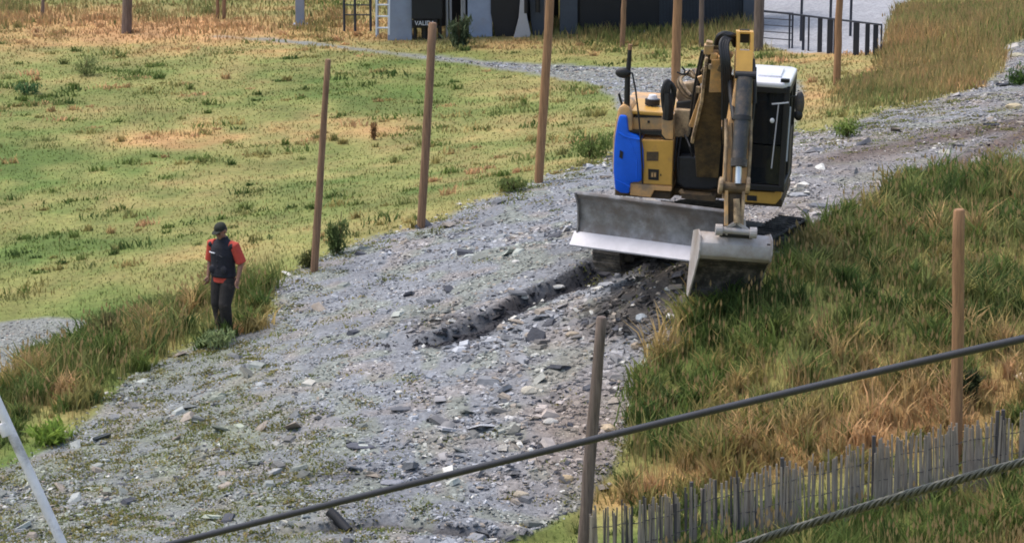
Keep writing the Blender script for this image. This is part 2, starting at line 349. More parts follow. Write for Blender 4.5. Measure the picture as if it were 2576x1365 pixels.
def mesh_np(name, V, Fc, C, mat, k=3):
    """V (n,3), faces (m,k) of equal size, C (n,3) vertex colours"""
    me = bpy.data.meshes.new(name); m = len(Fc)
    me.vertices.add(len(V)); me.vertices.foreach_set('co', np.ascontiguousarray(V, np.float32).ravel())
    me.loops.add(m * k); me.loops.foreach_set('vertex_index', np.ascontiguousarray(Fc, np.int32).ravel())
    me.polygons.add(m); me.polygons.foreach_set('loop_start', np.arange(0, m * k, k, dtype=np.int32))
    me.update(calc_edges=True)
    if C is not None:
        a = me.attributes.new('Col', 'FLOAT_COLOR', 'POINT')
        a.data.foreach_set('color', np.ascontiguousarray(np.c_[np.clip(C, 0, 1), np.ones(len(V))], np.float32).ravel())
    me.materials.append(mat); me.validate()
    o = bpy.data.objects.new(name, me); COL.objects.link(o); return o

# ---------------------------------------------------------------- ground sheet split into ground, road, paths, yard
def axis(lo, hi, step, far):
    a = list(np.arange(lo, hi, step)); s_ = step; x = a[-1]
    while x < far: s_ *= 1.35; x += s_; a.append(x)
    s_ = step; x = a[0]; pre = []
    while x > -far: s_ *= 1.35; x -= s_; pre.append(x)
    return np.array(pre[::-1] + a)
xs = axis(-13, 19, .085, 2500)
ya = [37.]
while ya[-1] < 64: ya.append(ya[-1] + .085)
while ya[-1] < 105: ya.append(ya[-1] + .2)
s_ = .3
while ya[-1] < 2500: s_ *= 1.35; ya.append(ya[-1] + s_)
s_ = .2; pre = [37.]
while pre[-1] > -600: s_ *= 1.35; pre.append(pre[-1] - s_)
ys = np.array(pre[:0:-1] + ya)
X, Y = np.meshgrid(xs, ys); x = X.ravel(); y = Y.ravel(); z = height(x, y)
u, v, (zr, zl, zu, zy) = zones(x, y, z)
rough = fbm(x, y, .22, 71, 2) * .022 * np.clip((zr + 20) / 40, 0, 1) * (y < 75)
z = z + rough
d = dryness(u, v, x, y)
gc = grass_col(d, x, y) * .86
dl = v - (1010 - u * .40)
def gravel_col(u, v, x, y):
    n1 = fbm(x, y, 2.4, 81)[:, None]; n2 = fbm(x, y, .5, 83)[:, None]
    c = lin((147,150,155))[None] * (1 + .12 * n1 + .2 * n2)
    n4 = ss(.15, .5, vnoise(x, y, .42, 181))[:, None] * .55; c = c * (1 - n4) + lin((150,156,138)) * n4
    n4 = ss(.25, .6, vnoise(x, y, .5, 191))[:, None] * .5; c = c * (1 - n4) + lin((168,158,150)) * n4
    warm = (np.exp(-((u - 1480) / 170) ** 2 - ((v - 1100) / 190) ** 2) * .8 + .5 * ss(1560, 1700, u) * (v < 700) * (.5 + .5 * fbm(x, y, 1.5, 85)))[:, None]
    c = c * (1 - warm) + lin((152,136,122)) * warm
    br = (np.maximum(np.exp(-(((v - (398 - (u - 2100) * .19)) / 20) ** 2)), np.exp(-(((v - (560 - (u - 2060) * .42)) / 24) ** 2))) * ss(1980, 2150, u) * (.95 + .4 * fbm(x, y, 1.1, 88)))[:, None]     # muddy rut on the upper road
    c = c * (1 - br) + lin((106,88,78)) * br
    br = (np.exp(-(((u - 1630) / 175) ** 2 + ((v - 655) / 50) ** 2)) * .95)[:, None]  # dark earth tone carrying painted shade below the raised blade
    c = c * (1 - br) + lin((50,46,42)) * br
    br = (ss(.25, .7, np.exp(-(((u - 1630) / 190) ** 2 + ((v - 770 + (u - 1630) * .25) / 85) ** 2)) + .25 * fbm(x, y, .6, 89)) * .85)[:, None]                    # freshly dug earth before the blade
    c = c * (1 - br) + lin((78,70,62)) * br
    br = (np.exp(-(((u - 1130) / 110) ** 2 + ((v - 800 + (u - 1130) * .12) / 22) ** 2)) * .8)[:, None]
    c = c * (1 - br) + lin((96,90,88)) * br
    gr = (ss(900, 500, u - (v - 900) * .3) * .55 * ss(700, 800, v) * (.5 + .5 * fbm(x, y, .7, 87)) )[:, None]
    c = c * (1 - gr) + lin((134,140,108)) * gr
    dd, s0, t0, L0 = seg_dist(x, y, CUT2)
    br = (np.exp(-((-s0 * dd - .1) / .13) ** 2) * (dd < .6) * .7)[:, None]; c = c * (1 - br) + lin((70,62,58)) * br
    br = (np.exp(-(((u - 840) / 150) ** 2 + ((v - 1195) / 16) ** 2)) * .6)[:, None]; c = c * (1 - br) + lin((80,76,78)) * br
    dd, s0, t0, L0 = seg_dist(x, y, CUT)
    wet = (np.exp(-(np.abs(-s0 * dd - .18) / .24) ** 3) * np.clip(t0 / 1.0, .0, 1) * (dd < .6))[:, None] * .92     # wet cut face
    return (c * (1 - wet) + lin((34,34,42)) * wet) * .76
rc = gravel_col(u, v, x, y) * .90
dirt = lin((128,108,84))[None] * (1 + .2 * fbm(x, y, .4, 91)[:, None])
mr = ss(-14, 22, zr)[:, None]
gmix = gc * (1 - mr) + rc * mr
ml = ss(-12, 12, np.maximum(zl, zu))[:, None]
pc = lin((150,152,146))[None] * (1 + .12 * fbm(x, y, .8, 93)[:, None]) * .66
gmix = gmix * (1 - ml * (mr < .5)) + pc * ml * (mr < .5)
my = ss(-10, 10, zy)[:, None]
gmix = gmix * (1 - my) + lin((176,177,182)) * .72 * (1 + .14 * fbm(x, y, .7, 96)[:, None]) * (1 + .06 * fbm(x, y, 2, 95)[:, None]) * my
V = np.c_[x, y, z]; nx, ny = len(xs), len(ys)
idx = np.arange(nx * ny).reshape(ny, nx)
Q = np.stack([idx[:-1, :-1], idx[:-1, 1:], idx[1:, 1:], idx[1:, :-1]], -1).reshape(-1, 4)
zone = np.zeros(len(x), int); zone[zy > 0] = 4; zone[np.maximum(zl, zu) > 0] = 2; zone[zr > 0] = 1
zone[(zone == 2) & (zl > zu)] = 3
qz = zone[Q[:, 0]]
for k, (nm, mt) in enumerate((('ground','ground'),('gravel_road','gravel'),('footpath','gravel'),('path','gravel'),('yard','gravel'))):
    q = Q[qz == k]
    if not len(q): continue
    used, inv = np.unique(q, return_inverse=True)
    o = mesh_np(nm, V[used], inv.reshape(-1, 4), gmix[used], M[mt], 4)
    o.data.polygons.foreach_set('use_smooth', np.ones(len(q), bool)); tag(o, kind='structure')

# ---------------------------------------------------------------- grass (uncountable: one object per kind of cover)
def sample(n, ylo=40, yhi=100, margin=1.6, xr=None):
    yy = ylo + (yhi - ylo) * RNG.random(n) ** 1.15
    hw = yy * math.tan(math.radians(9)) * 1.03 + margin
    xx = (RNG.random(n) * 2 - 1) * hw
    keep = RNG.random(n) < hw / hw.max()
    return xx[keep], yy[keep]
def blades(x, y, hgt_, wid, col, lean=.35, seg=2, base_dark=1.0):
    n = len(x); z = height(x, y) - .01
    a = RNG.random(n) * 2 * np.pi; fx, fy = np.cos(a), np.sin(a)                 # width direction
    b_ = RNG.random(n) * 2 * np.pi; l = hgt_ * lean * RNG.random(n) ** .7
    bx, by = np.cos(b_) * l, np.sin(b_) * l
    P0 = np.c_[x, y, z]; W = np.c_[fx, fy, np.zeros(n)] * (wid / 2)[:, None]
    mid = P0 + np.c_[bx * .35, by * .35, hgt_ * .6]; tip = P0 + np.c_[bx, by, hgt_ * .97]
    Vv = np.stack([P0 - W, P0 + W, mid + W * .8, mid - W * .8, tip], 1).reshape(-1, 3)
    o = np.arange(n)[:, None] * 5
    T = np.concatenate([o + [0,1,2], o + [0,2,3], o + [3,2,4]], 0)
    C = np.repeat(col, 5, 0).reshape(n, 5, 3)
    C = C.reshape(-1, 3)
    return Vv, T, C
def merge(parts):
    V_, T_, C_ = [], [], []; o = 0
    for a, b_, c in parts: V_.append(a); T_.append(b_ + o); C_.append(c); o += len(a)
    return np.concatenate(V_), np.concatenate(T_), np.concatenate(C_)
x, y = sample(620000)
z = height(x, y); u, v, (zr, zl, zu, zy) = zones(x, y, z)
zmax = np.maximum(np.maximum(zr, zl), np.maximum(zu, zy))
hh = tallness(u, v, x, y)
clump = fbm(x, y, .45, 101)
pr = ss(14, -16, zmax) * (.72 + .45 * clump) * (.55 + .45 * ss(.15, .3, hh) + .0)
pr = pr * (1 - .35 * (hh < .2) * (y > 62))
dd, s0, t0, L0 = seg_dist(x, y, CUT)
keep = (RNG.random(len(x)) < pr) & (dd > .5)
x, y, u, v, hh = x[keep], y[keep], u[keep], v[keep], hh[keep]
n = len(x); d = dryness(u, v, x, y)
hh = hh * (.55 + .7 * RNG.random(n))
jit = RNG.normal(0, .13, n) + .25 * (RNG.random(n) < .12)
c = grass_col(np.clip(d, 0, 1), x, y, jit) * (.90 + .24 * RNG.random(n))[:, None]
dark = (RNG.random(n) < .05 + .12 * (vnoise(x, y, .9, 131) > .45)) & (hh > .16)
c[dark] = lin((104,112,62)) * (.6 + .5 * RNG.random(dark.sum()))[:, None]
rus = (RNG.random(n) < .07) & (vnoise(x, y, 2.2, 141) > .2) & (hh > .2)
c[rus] = lin((166,136,98)) * (.7 + .5 * RNG.random(rus.sum()))[:, None]
hh = np.where(hh < .16, hh * .72, hh)
wid = (.010 + .010 * RNG.random(n)) * (y / 50) ** 1.3 * np.where(hh > .25, .8, 1.0)
big = blades(x, y, hh, wid, c, .45)
o = mesh_np('grass', *big, M['blade']); tag(o, 'green and straw coloured rough grass covering field and banks', 'grass', kind='stuff')
NG = n
# pale seed stalks standing above the bank vegetation
x, y = sample(60000, 40, 84); z = height(x, y); u, v, (zr, zl, zu, zy) = zones(x, y, z); th = tallness(u, v, x, y)
keep = (np.maximum(np.maximum(zr, zl), zu) < 4) & (th > .22) & (RNG.random(len(x)) < .30 + .6 * fbm(x, y, 1.4, 171)) & (zy < 0)
x, y, th = x[keep], y[keep], th[keep]; n = len(x); hh = th * (1.1 + .6 * RNG.random(n))
ca, cb_ = lin((208,184,124)), lin((188,158,106)); q = RNG.random(n)[:, None]
P_ = blades(x, y, hh, .007 + .004 * RNG.random(n), (ca * q + cb_ * (1 - q)) * .95, .35)
tp = P_[0].reshape(-1, 5, 3)[:, 4]; hv = np.repeat(tp[:, None], 4, 1); r4 = .012 + .008 * RNG.random(n); 
hv[:, 0, 2] -= .07; hv[:, 1, 0] += r4; hv[:, 1, 2] -= .02; hv[:, 2, 2] += .05; hv[:, 3, 0] -= r4; hv[:, 3, 2] -= .02
T4 = np.arange(n)[:, None] * 4; H_ = (hv.reshape(-1, 3), np.concatenate([T4 + [0,1,2], T4 + [0,2,3]]), np.repeat(cb_[None] * .9, n * 4, 0))
o = mesh_np('seed_stalks', *merge([P_, H_]), M['blade']); tag(o, 'pale straw seed stalks rising from the bank vegetation', 'grass', kind='stuff')

# leafy tussocks: every clump has its own tint, height and spread
def tussocks(n, kind, K, name, label):
    x, y = sample(n, 40, 60 if kind == 'bank' else 96); z = height(x, y); u, v, (zr, zl, zu, zy) = zones(x, y, z)
    zm = np.maximum(np.maximum(zr, zl), np.maximum(zu, zy)); th = tallness(u, v, x, y)
    if kind == 'bank': keep = (zm < 26) & (th > .17) & (RNG.random(len(x)) < .6 + .6 * fbm(x, y, 1.3, 151))
    else: keep = (zm < 0) & (th < .35) & (RNG.random(len(x)) < .45 + .8 * fbm(x, y, 2.1, 153))
    x, y, u, v, th = x[keep], y[keep], u[keep], v[keep], th[keep]; m = len(x)
    d = dryness(u, v, x, y); t = np.clip(d + (-.06 if kind == 'bank' else .08) + RNG.normal(0, .22, m) + .35 * (vnoise(x, y, 1.1, 161) > .45), 0, 1)
    pal = np.array([lin(c) for c in ((74,94,46),(98,116,54),(126,132,78),(150,138,82),(184,156,106),(200,160,116))])
    q = t * 5; i = np.minimum(q.astype(int), 4); f = (q - i)[:, None]; cc = (pal[i] * (1 - f) + pal[i+1] * f) * ((.92 if kind == 'bank' else 1.0) + .35 * RNG.random(m))[:, None]
    if kind == 'bank': R_ = .07 + .20 * RNG.random(m); H_ = np.minimum(th, .5) * (.5 + 1.0 * RNG.random(m))
    else: R_ = (.05 + .22 * RNG.random(m) ** 2) * (y / 55); H_ = .05 + .13 * RNG.random(m) ** 1.5 + .2 * th * RNG.random(m)
    N = m * K; rr = np.repeat(R_, K); gx = np.repeat(x, K) + RNG.normal(0, .55, N) * rr * (1.5 if kind != 'bank' else 1); gy = np.repeat(y, K) + RNG.normal(0, .55, N) * rr
    hh = np.repeat(H_, K) * (.4 + .85 * RNG.random(N)); wd = ((.022 if kind == 'bank' else .014) + .018 * RNG.random(N)) * (gy / 48)
    o = mesh_np(name, *blades(gx, gy, hh, wd, np.repeat(cc, K, 0) * (.8 + .4 * RNG.random(N))[:, None], .95), M['blade'])
    tag(o, label, 'grass', kind='stuff')
tussocks(7500, 'bank', 46, 'undergrowth', 'leafy dark green and straw undergrowth covering both banks')
tussocks(5600, 'field', 30, 'meadow_tussocks', 'low mixed tussocks spread over the meadow')

# sparse weeds scattered on the gravel
x, y = sample(26000, 40, 66)
z = height(x, y); u, v, (zr, zl, zu, zy) = zones(x, y, z)
pw = np.clip(ss(1050, 350, u - (v - 900) * .35) * ss(560, 760, v) * .9 + np.exp(-(zr / 60) ** 2) * .5 + .03 + .30 * ss(1980, 2050, u) * ss(420, 320, v) * (v > 200), 0, 1)
pw = pw * (.5 + .9 * ss(-.1, .5, fbm(x, y, 1.2, 111)))
keep = (zr > -5) & (RNG.random(len(x)) < pw)
cxs, cys, cu, cv = x[keep], y[keep], u[keep], v[keep]
parts = []
K = 34; n = len(cxs) * K
sz = np.repeat(.05 + .16 * RNG.random(len(cxs)) ** 2, K)
gx = np.repeat(cxs, K) + RNG.normal(0, 1, n) * sz * .95; gy = np.repeat(cys, K) + RNG.normal(0, 1, n) * sz * .7
cc = 1.15 * grass_col(np.clip(np.repeat(.1 + RNG.random(len(cxs)) * .4, K), 0, 1), gx, gy, RNG.normal(0, .1, n)) * np.repeat(.55 + .4 * RNG.random(len(cxs)), K)[:, None]
wd = blades(gx, gy, .015 + sz * .3 * RNG.random(n), .018 + .018 * RNG.random(n), cc, 1.6)
o = mesh_np('weeds', *wd, M['blade']); tag(o, 'low green weed tufts sprouting through the gravel track', 'weeds', kind='stuff')

# ---------------------------------------------------------------- loose stones on the road
def shards(x, y, size, col, flat=(.25, .6), tilt=.35, zoff=0):
    n = len(x); z = height(x, y)
    cube = np.array([(a, b_, c) for c in (-1, 1) for a, b_ in ((-1,-1),(1,-1),(1,1),(-1,1))], float) * .5
    P = np.repeat(cube[None], n, 0) * (1 + RNG.normal(0, .16, (n, 8, 3)))
    P[:, 4:, :2] *= (.5 + .4 * RNG.random((n, 1, 1)))
    P[:, :, 0] *= (1 + .9 * RNG.random((n, 1))); P[:, :, 2] *= (flat[0] + (flat[1] - flat[0]) * RNG.random((n, 1)))
    P *= size[:, None, None]
    a = RNG.random(n) * 2 * np.pi; ca, sa = np.cos(a)[:, None], np.sin(a)[:, None]
    tx = RNG.normal(0, tilt, n)[:, None]; ty = RNG.normal(0, tilt, n)[:, None]
    Z = P[:, :, 2] + P[:, :, 0] * np.tan(np.clip(tx, -1, 1)) * .8 + P[:, :, 1] * np.tan(np.clip(ty, -1, 1)) * .8
    Xr = P[:, :, 0] * ca - P[:, :, 1] * sa; Yr = P[:, :, 0] * sa + P[:, :, 1] * ca
    Vv = np.stack([Xr + x[:, None], Yr + y[:, None], Z + z[:, None] + zoff + size[:, None] * .1], -1).reshape(-1, 3)
    q = np.array([(3,2,1,0),(4,5,6,7),(0,1,5,4),(1,2,6,5),(2,3,7,6),(3,0,4,7)])
    Fc = (np.arange(n)[:, None, None] * 8 + q[None]).reshape(-1, 4)
    return Vv, Fc, np.repeat(col, 8, 0)
x, y = sample(400000, 40, 84)
z = height(x, y); u, v, (zr, zl, zu, zy) = zones(x, y, z)
keep = (np.maximum(zr, (np.maximum(zl, zu)) - 12) > 0) | ((zr > -26) & (RNG.random(len(x)) < .3))
keep &= (RNG.random(len(x)) < np.where(y < 56, .75, .45))
x, y, u, v, zr = x[keep], y[keep], u[keep], v[keep], zr[keep]; n = len(x)
big_ = RNG.random(n)
spz = np.exp(-((u - 1620) / 170) ** 2 - ((v - 780 + (u - 1620) * .2) / 80) ** 2) + .8 * np.exp(-((u - 1150) / 110) ** 2 - ((v - 795) / 26) ** 2)
rocky = spz * 1.1 + np.clip(.35 + .6 * fbm(x, y, 1.6, 121) + .35 * ss(900, 1250, u) * ss(760, 860, v), .1, 1.2)
smooth_ = np.exp(-((v - (800 - (u - 1150) * .75)) / 45) ** 2) * (u < 1250) * (u > 850)        # smoother fine patch
size = .020 + .075 * big_ ** 2.2 * rocky + (.05 + .12 * RNG.random(n)) * (RNG.random(n) < .020 * rocky) * (1 - smooth_)
size = np.where(np.maximum(zl[keep], zu[keep]) > zr, np.minimum(size, .045), size) * (y / 48) ** .6
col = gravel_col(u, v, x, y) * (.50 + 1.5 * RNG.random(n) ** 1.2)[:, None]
tint = RNG.random(n)
col = col * (1 - .35 * spz[:, None] * (RNG.random(n) < .6)[:, None])
col = np.where((tint < .12)[:, None], lin((176,164,150)) * .72 * (.8 + .3 * RNG.random(n))[:, None], col)
col = np.where((tint > .972)[:, None], lin((222,220,212))[None] * .8 + 0 * col, col)
col = np.where(((tint > .80) & (tint < .88))[:, None], lin((82,84,92))[None] * .72 + 0 * col, col)
dd, s0, t0, L0 = seg_dist(x, y, CUT)
inc = (-s0 * dd > -.03) & (-s0 * dd < .38)
col = np.where((inc & (tint < .93))[:, None], lin((36,36,42))[None] + 0 * col, col)
st = shards(x, y, size, col, flat=(.16, .5), tilt=.3)
o = mesh_np('gravel', *st, M['stone'], 4); o.data.polygons.foreach_set('use_smooth', np.zeros(len(o.data.polygons), bool)); tag(o, 'loose grey slate gravel strewn over the track', 'gravel', kind='stuff')
NS = n
# ---------------------------------------------------------------- countable rocks
def rock_obj(u, v, wpx, hr=.55, colr=(190,185,178), label='', group=None, slab=False):
    p = hit(u, v); r = wpx / 2 / (F / (p.y * cp - p.z * sp))
    bm = bmesh.new(); bmesh.ops.create_icosphere(bm, subdivisions=2, radius=1)
    sx = random.uniform(.9, 1.1); sd_ = random.random() * 90
    for vv in bm.verts:
        q = vv.co; k = 1 + .16 * float(vnoise(q.x + sd_, q.y + q.z * 1.7, .7)) + .08 * float(vnoise(q.x * 1.3 + sd_, q.z - q.y, .3))
        vv.co = Vector((q.x * r * k * sx, q.y * r * k * .75, (max(q.z, -.5) if not slab else max(min(q.z, .55), -.4)) * r * hr * k))
    me = bpy.data.meshes.new('rock'); bm.to_mesh(me); bm.free()
    key = 'rock%d_%d_%d' % colr
    if key not in M: M[key] = new_mat('rock_stone', tuple(lin(colr) * .95), .8, noise=.22, nscale=9, bump=.5, bscale=16)
    me.materials.append(M[key]); o = bpy.data.objects.new('rock', me); COL.objects.link(o)
    o.location = (p.x, p.y, p.z + r * hr * .25); o.rotation_euler = (0, 0, random.uniform(-.5, .5))
    tag(o, label, 'rock', group or 'rocks lying on the gravel track')
for a in [(1332,986,48,.55,(216,208,190),'rounded cream boulder standing out on the gravel left of the lower grey post'),
 (1296,660,24,.5,(235,232,226),'small white stone lying above the wet dark trench'),
 (1614,804,36,.7,(178,186,192),'pale blue-grey rock in front of the bucket tip'),
 (1684,790,34,.75,(140,122,104),'round brown rock just left of the bucket tip'),
 (1528,1078,46,.45,(214,192,160),'cream rock right beside the lower grey post'),
 (1718,752,34,.5,(160,146,128),'tan rock touching the lower tip of the bucket cheek'),
 (1405,722,34,.35,(214,214,210),'long white stone on the lip of the dark trench'),
 (1318,748,26,.5,(222,220,214),'white stone lying in the dark wet trench'),
 (1003,988,24,.45,(226,224,216),'small white stone alone on the smooth middle of the track'),
 (1424,1208,36,.7,(206,182,146),'upright cream rock at the dry grass edge below the upper cable'),
 (1560,650,54,.6,(108,110,112),'dark grey boulder heaved up under the raised dozer blade'),
 (2572,965,46,1.1,(226,206,176),'pale boulder cut by the right edge of the photo'),
 (2550,272,44,.5,(214,196,160),'pale yellow rock above the road at the upper right'),
 (2558,142,40,.4,(196,188,160),'flat pale rock at the top right hillside')]:
    rock_obj(*a)
for a in [(905,1122,70,.16,(96,98,108),'long dark slate slab left of the centre of the lower track'),
 (985,1212,62,.14,(150,152,160),'thin grey slate slab above the upper cable'),
 (1010,1028,56,.16,(108,110,116),'broken dark slab near the middle of the track'),
 (2010,492,56,.25,(170,172,176),'flat grey slab behind the excavator\'s right track'),
 (2060,520,60,.25,(120,122,128),'dark flat slab at the right end of the excavator\'s track')]:
    rock_obj(*a, slab=True)
for a in [(1385,1062,36,.5,(206,202,194),'pale stone a little left of the lower grey post, halfway down it'),
 (1352,1024,24,.5,(214,208,190),'small cream stone just below the rounded cream boulder'),
 (1310,1246,38,.55,(200,186,164),'cream stone just under the upper cable, left of the lower grey post'),
 (1440,842,34,.5,(188,172,150),'tan stone just above and left of the top of the lower grey post'),
 (1602,872,34,.6,(186,168,146),'broken tan stone at the grass edge, right of the top of the lower grey post')]:
    rock_obj(*a)

# ---------------------------------------------------------------- plants
def plant(name, u, v, wpx, hpx, dcol, label, n=500, cat='bush', leaf=.05, upright=.5, group='bushes and weeds in the field'):
    p = hit(u, v); s = F / (p.y * cp - p.z * sp); W_ = wpx / s / 2; H_ = hpx / s / .97
    root = empty(name, p); tag(root, label, cat, group)
    n = int(n * .62); dcol = tuple(min(255, c * 1.2 + 6) for c in dcol); th = RNG.random(n) * 2 * np.pi; hh = RNG.random(n) ** .8; rr = W_ * RNG.random(n) ** .75 * np.clip(1.15 - hh * .75, .2, 1)
    ms = 9; sa = RNG.random(ms) * 6.28; sr = W_ * RNG.random(ms) ** .6; shh = .45 + .6 * RNG.random(ms) * (1 - .4 * sr / max(W_, 1e-3)); k_ = RNG.integers(0, ms, n)
    sprd = .30 * W_ * (1 - .35 * hh) * (1 + (upright < .7) * .3)
    c0 = np.c_[np.cos(sa[k_]) * sr[k_] * (.35 + .75 * hh) + RNG.normal(0, 1, n) * sprd, np.sin(sa[k_]) * sr[k_] * .7 * (.35 + .75 * hh) + RNG.normal(0, 1, n) * sprd, hh * H_ * shh[k_] + .02]
    a = RNG.normal(0, 1, (n, 3)); a[:, 2] = np.abs(a[:, 2]) * (1 + 2 * upright); a /= np.linalg.norm(a, axis=1)[:, None]
    b_ = np.cross(a, RNG.normal(0, 1, (n, 3))); b_ /= np.linalg.norm(b_, axis=1)[:, None]
    L_ = leaf * (.8 + 1.3 * RNG.random(n))[:, None]; Wd = L_ * .16
    Vv = np.stack([c0 - a * L_ * .5, c0 + b_ * Wd, c0 + a * L_, c0 - b_ * Wd], 1).reshape(-1, 3)
    T = np.arange(n)[:, None] * 4 + np.arange(4)[None]
    C = np.repeat(lin(dcol)[None] * (.55 + .75 * RNG.random(n))[:, None], 4, 0)
    o = mesh_np('leaves', Vv, T, C, M['blade'], 4); o.parent = root
    mb = MB()
    for k in range(7):
        t = random.uniform(0, 6.28); q = Vector((math.cos(t) * W_ * random.uniform(.2, .7), math.sin(t) * W_ * .5, H_ * random.uniform(.5, .95)))
        mb.tube([(0, 0, -.04), q * .5 + Vector((0, 0, H_ * .08)), q], [.014, .009, .004], 5)
    mb.build('stems', M['brown'], root)
plant('bush', 215, 190, 66, 55, (112,120,72), 'round grey-green bush alone in the upper left field', 900)
plant('bush', 70, 238, 62, 34, (70,98,58), 'low dark green bush at the far left of the field', 800)
plant('bush', 1485, 400, 96, 80, (96,112,58), 'loose green bush between the third tall post and the excavator', 1600)
plant('bush', 848, 638, 56, 108, (88,102,58), 'upright dark bush at the foot of the leftmost tall post', 1300, upright=1)
plant('sapling', 1152, 122, 58, 98, (72,84,58), 'dark ragged sapling before the blue-grey station pillar', 900, 'sapling', .09, 1)
plant('bush', 2432, 1010, 46, 80, (58,66,40), 'dark spiky plant right behind the orange-brown post', 900, upright=1, leaf=.09)
plant('weed_plant', 135, 1112, 96, 50, (112,134,56), 'bright yellow-green leafy weed at the lower left verge', 700, 'weed', .09, .3)
plant('bush', 265, 868, 90, 100, (104,104,62), 'brownish green weed clump at the left bank top', 1300, upright=1)
plant('bush', 2565, 215, 56, 50, (64,88,40), 'dense dark green bush at the upper right edge', 900)
plant('bush', 1290, 482, 90, 36, (100,112,62), 'low green weeds at the track edge left of the third tall post', 900, upright=.8)
plant('bush', 628, 828, 40, 50, (104,122,60), 'small green weed clump just right of the standing man', 500, upright=1)
plant('bush', 550, 872, 78, 42, (118,132,88), 'pale green weed tuft in front of the man\'s boots', 900, upright=.6)
plant('bush', 1330, 1000, 3, 3, (104,122,60), 'x', 1) if False else None
plant('bush', 940, 352, 22, 48, (130,96,62), 'thin russet dock plant standing in the middle of the field', 300, upright=1)
plant('bush', 770, 672, 44, 50, (96,100,56), 'dark weeds left of the foot of the leftmost tall post', 600, upright=1)
plant('bush', 1690, 1010, 60, 30, (128,150,90), 'soft light green patch of leaves on the right bank', 300, upright=.5)
plant('bush', 2130, 345, 70, 46, (96,112,52), 'green scrub beside the upper road right of the cab', 700)

# ---------------------------------------------------------------- posts
def post(u, v, ut, vt, wpx, mat, label, taper=.9, lean_y=0., name='fence_post', group='tall wooden fence posts', cut=True, z=None):
    p = hit(u, v); s = F / (p.y * cp - p.z * sp); r = wpx / s / 2
    top = at_y(ut, vt, p.y + lean_y); H_ = top - p
    mb = MB(); pts = []; rs = []
    for k in range(9):
        t = k / 8; q = H_ * t + Vector((random.uniform(-.008, .008), random.uniform(-.01, .01), 0)) * (0 < k < 8)
        pts.append(q if k else Vector((0, 0, 0)) - H_.normalized() * .3); rs.append(r * (1 - (1 - taper) * t) * random.uniform(.97, 1.03))
    pts.append(pts[-1] + H_.normalized() * r * .25); rs.append(rs[-1] * .78)
    mb.tube(pts, rs, 12)
    o = mb.build(name, M[mat], smooth=True); o.location = p
    tag(o, label, 'post', group); return o
post(790,682,825,152,20,'wood','leftmost of the three tall brown posts, with the bush at its foot', .72)
post(1058,574,1088,60,21,'wood','second tall brown post, pale cut top, between the leftmost and the third', .98)
post(1355,460,1388,-70,23,'wood_orange','third tall orange-brown post, nearest left of the excavator, running out of the top')
post(1697,300,1706,-70,24,'wood_orange','orange-brown post rising right behind the excavator boom')
post(2104,214,2113,-60,19,'wood_orange','orange-brown post in front of the dark railings, upper right')
post(1565,118,1571,-60,14,'wood','thin light brown post with a swelling, before the dark station wall')
post(1763,118,1765,-60,13,'wood_grey','slim grey-brown post before the ribbed station wall')
post(1906,128,1912,-60,27,'wood_grey','thick grey-brown post where the station ends and the railings begin')
post(107,42,110,-50,9,'wood_grey','thin dark post at the top left corner')
post(318,84,322,-60,26,'wood_grey','stout weathered grey post at the upper left')
post(547,48,548,-60,9,'wood','thin brown stake, left one of the close pair at the top left')
post(563,48,566,-60,10,'wood','thin brown stake, right one of the close pair at the top left')
post(1372,100,1374,-60,9,'wood_grey','narrow dark stake just left of the third tall post')
post(1462,1420,1513,800,33,'wood_grey','weathered grey-brown post with a pale top, standing low in the centre under the cable', .8)
post(2404,1172,2412,530,31,'wood_orange','sturdy orange-brown post behind the picket fence at the right', .96)
for (uu, vv, ut, vt, wp) in ((755,64,756,-60,24),):
    p = hit(uu, vv); mb = MB(); q = at_y(ut, vt, p.y); r = .15
    for k in (-1, 1): mb.box((0, k * .13, (q.z - p.z) / 2), (.24, .02, q.z - p.z))
    mb.box((0, 0, (q.z - p.z) / 2), (.02, .25, q.z - p.z)); mb.box((0, 0, .02), (.4, .4, .04))
    o = mb.build('steel_post', M['bluesteel'], bevel=.004); o.location = p; tag(o, 'blue-grey steel post left of the station scaffold', 'post')

# ---------------------------------------------------------------- picket fence bottom right
A = [hit(1478, 1468), hit(1800, 1386), hit(2070, 1322), hit(2300, 1268), hit(2575, 1212), hit(2700, 1188)]
root = empty('picket_fence', A[2]); tag(root, 'low weathered chestnut picket fence bound with wire across the lower right corner', 'fence')
Ls = [0]
for a_, b_ in zip(A[:-1], A[1:]): Ls.append(Ls[-1] + (b_ - a_).length)
def along(t):
    for k in range(len(A) - 1):
        if t <= Ls[k+1] or k == len(A) - 2:
            f = (t - Ls[k]) / (Ls[k+1] - Ls[k]); return A[k].lerp(A[k+1], f)
t = 0.02; k = 0; rest = MB(); O = root.location; tops = []
tot = Ls[-1] - .02
while t < tot:
    p = along(t); g = hgt(p.x, p.y); dark = random.random() < .14 or (int(t * 2.3) % 4 == 1 and random.random() < .4)
    H_ = random.uniform(.90, 1.10) * (1.0 if not dark else 1.03)
    a0 = Vector((p.x, p.y, g - .04)) - O; lean = Vector((random.gauss(-.02, .022), random.gauss(0, .02), 0))
    mb = MB() if k < 99 else rest; wd = random.uniform(.022, .040)
    ptop = a0 + Vector((0, 0, H_)) + lean
    vs_mid = a0.lerp(ptop, .5) + Vector((random.gauss(0, .007), 0, 0))
    mb.bar(a0, vs_mid, wd, .015, up=(0, 1, 0), taper=.95); mb.bar(vs_mid, ptop, wd * .95, .014, up=(0, 1, 0), taper=.82)
    if k < 99: mb.build('picket', M['picket_dark' if dark else 'picket'], root)
    tops.append(ptop); k += 1; t += random.uniform(.020, .033) if random.random() < .93 else .09
o = rest.build('picket', M['picket'], root); tag(o, kind='stuff')
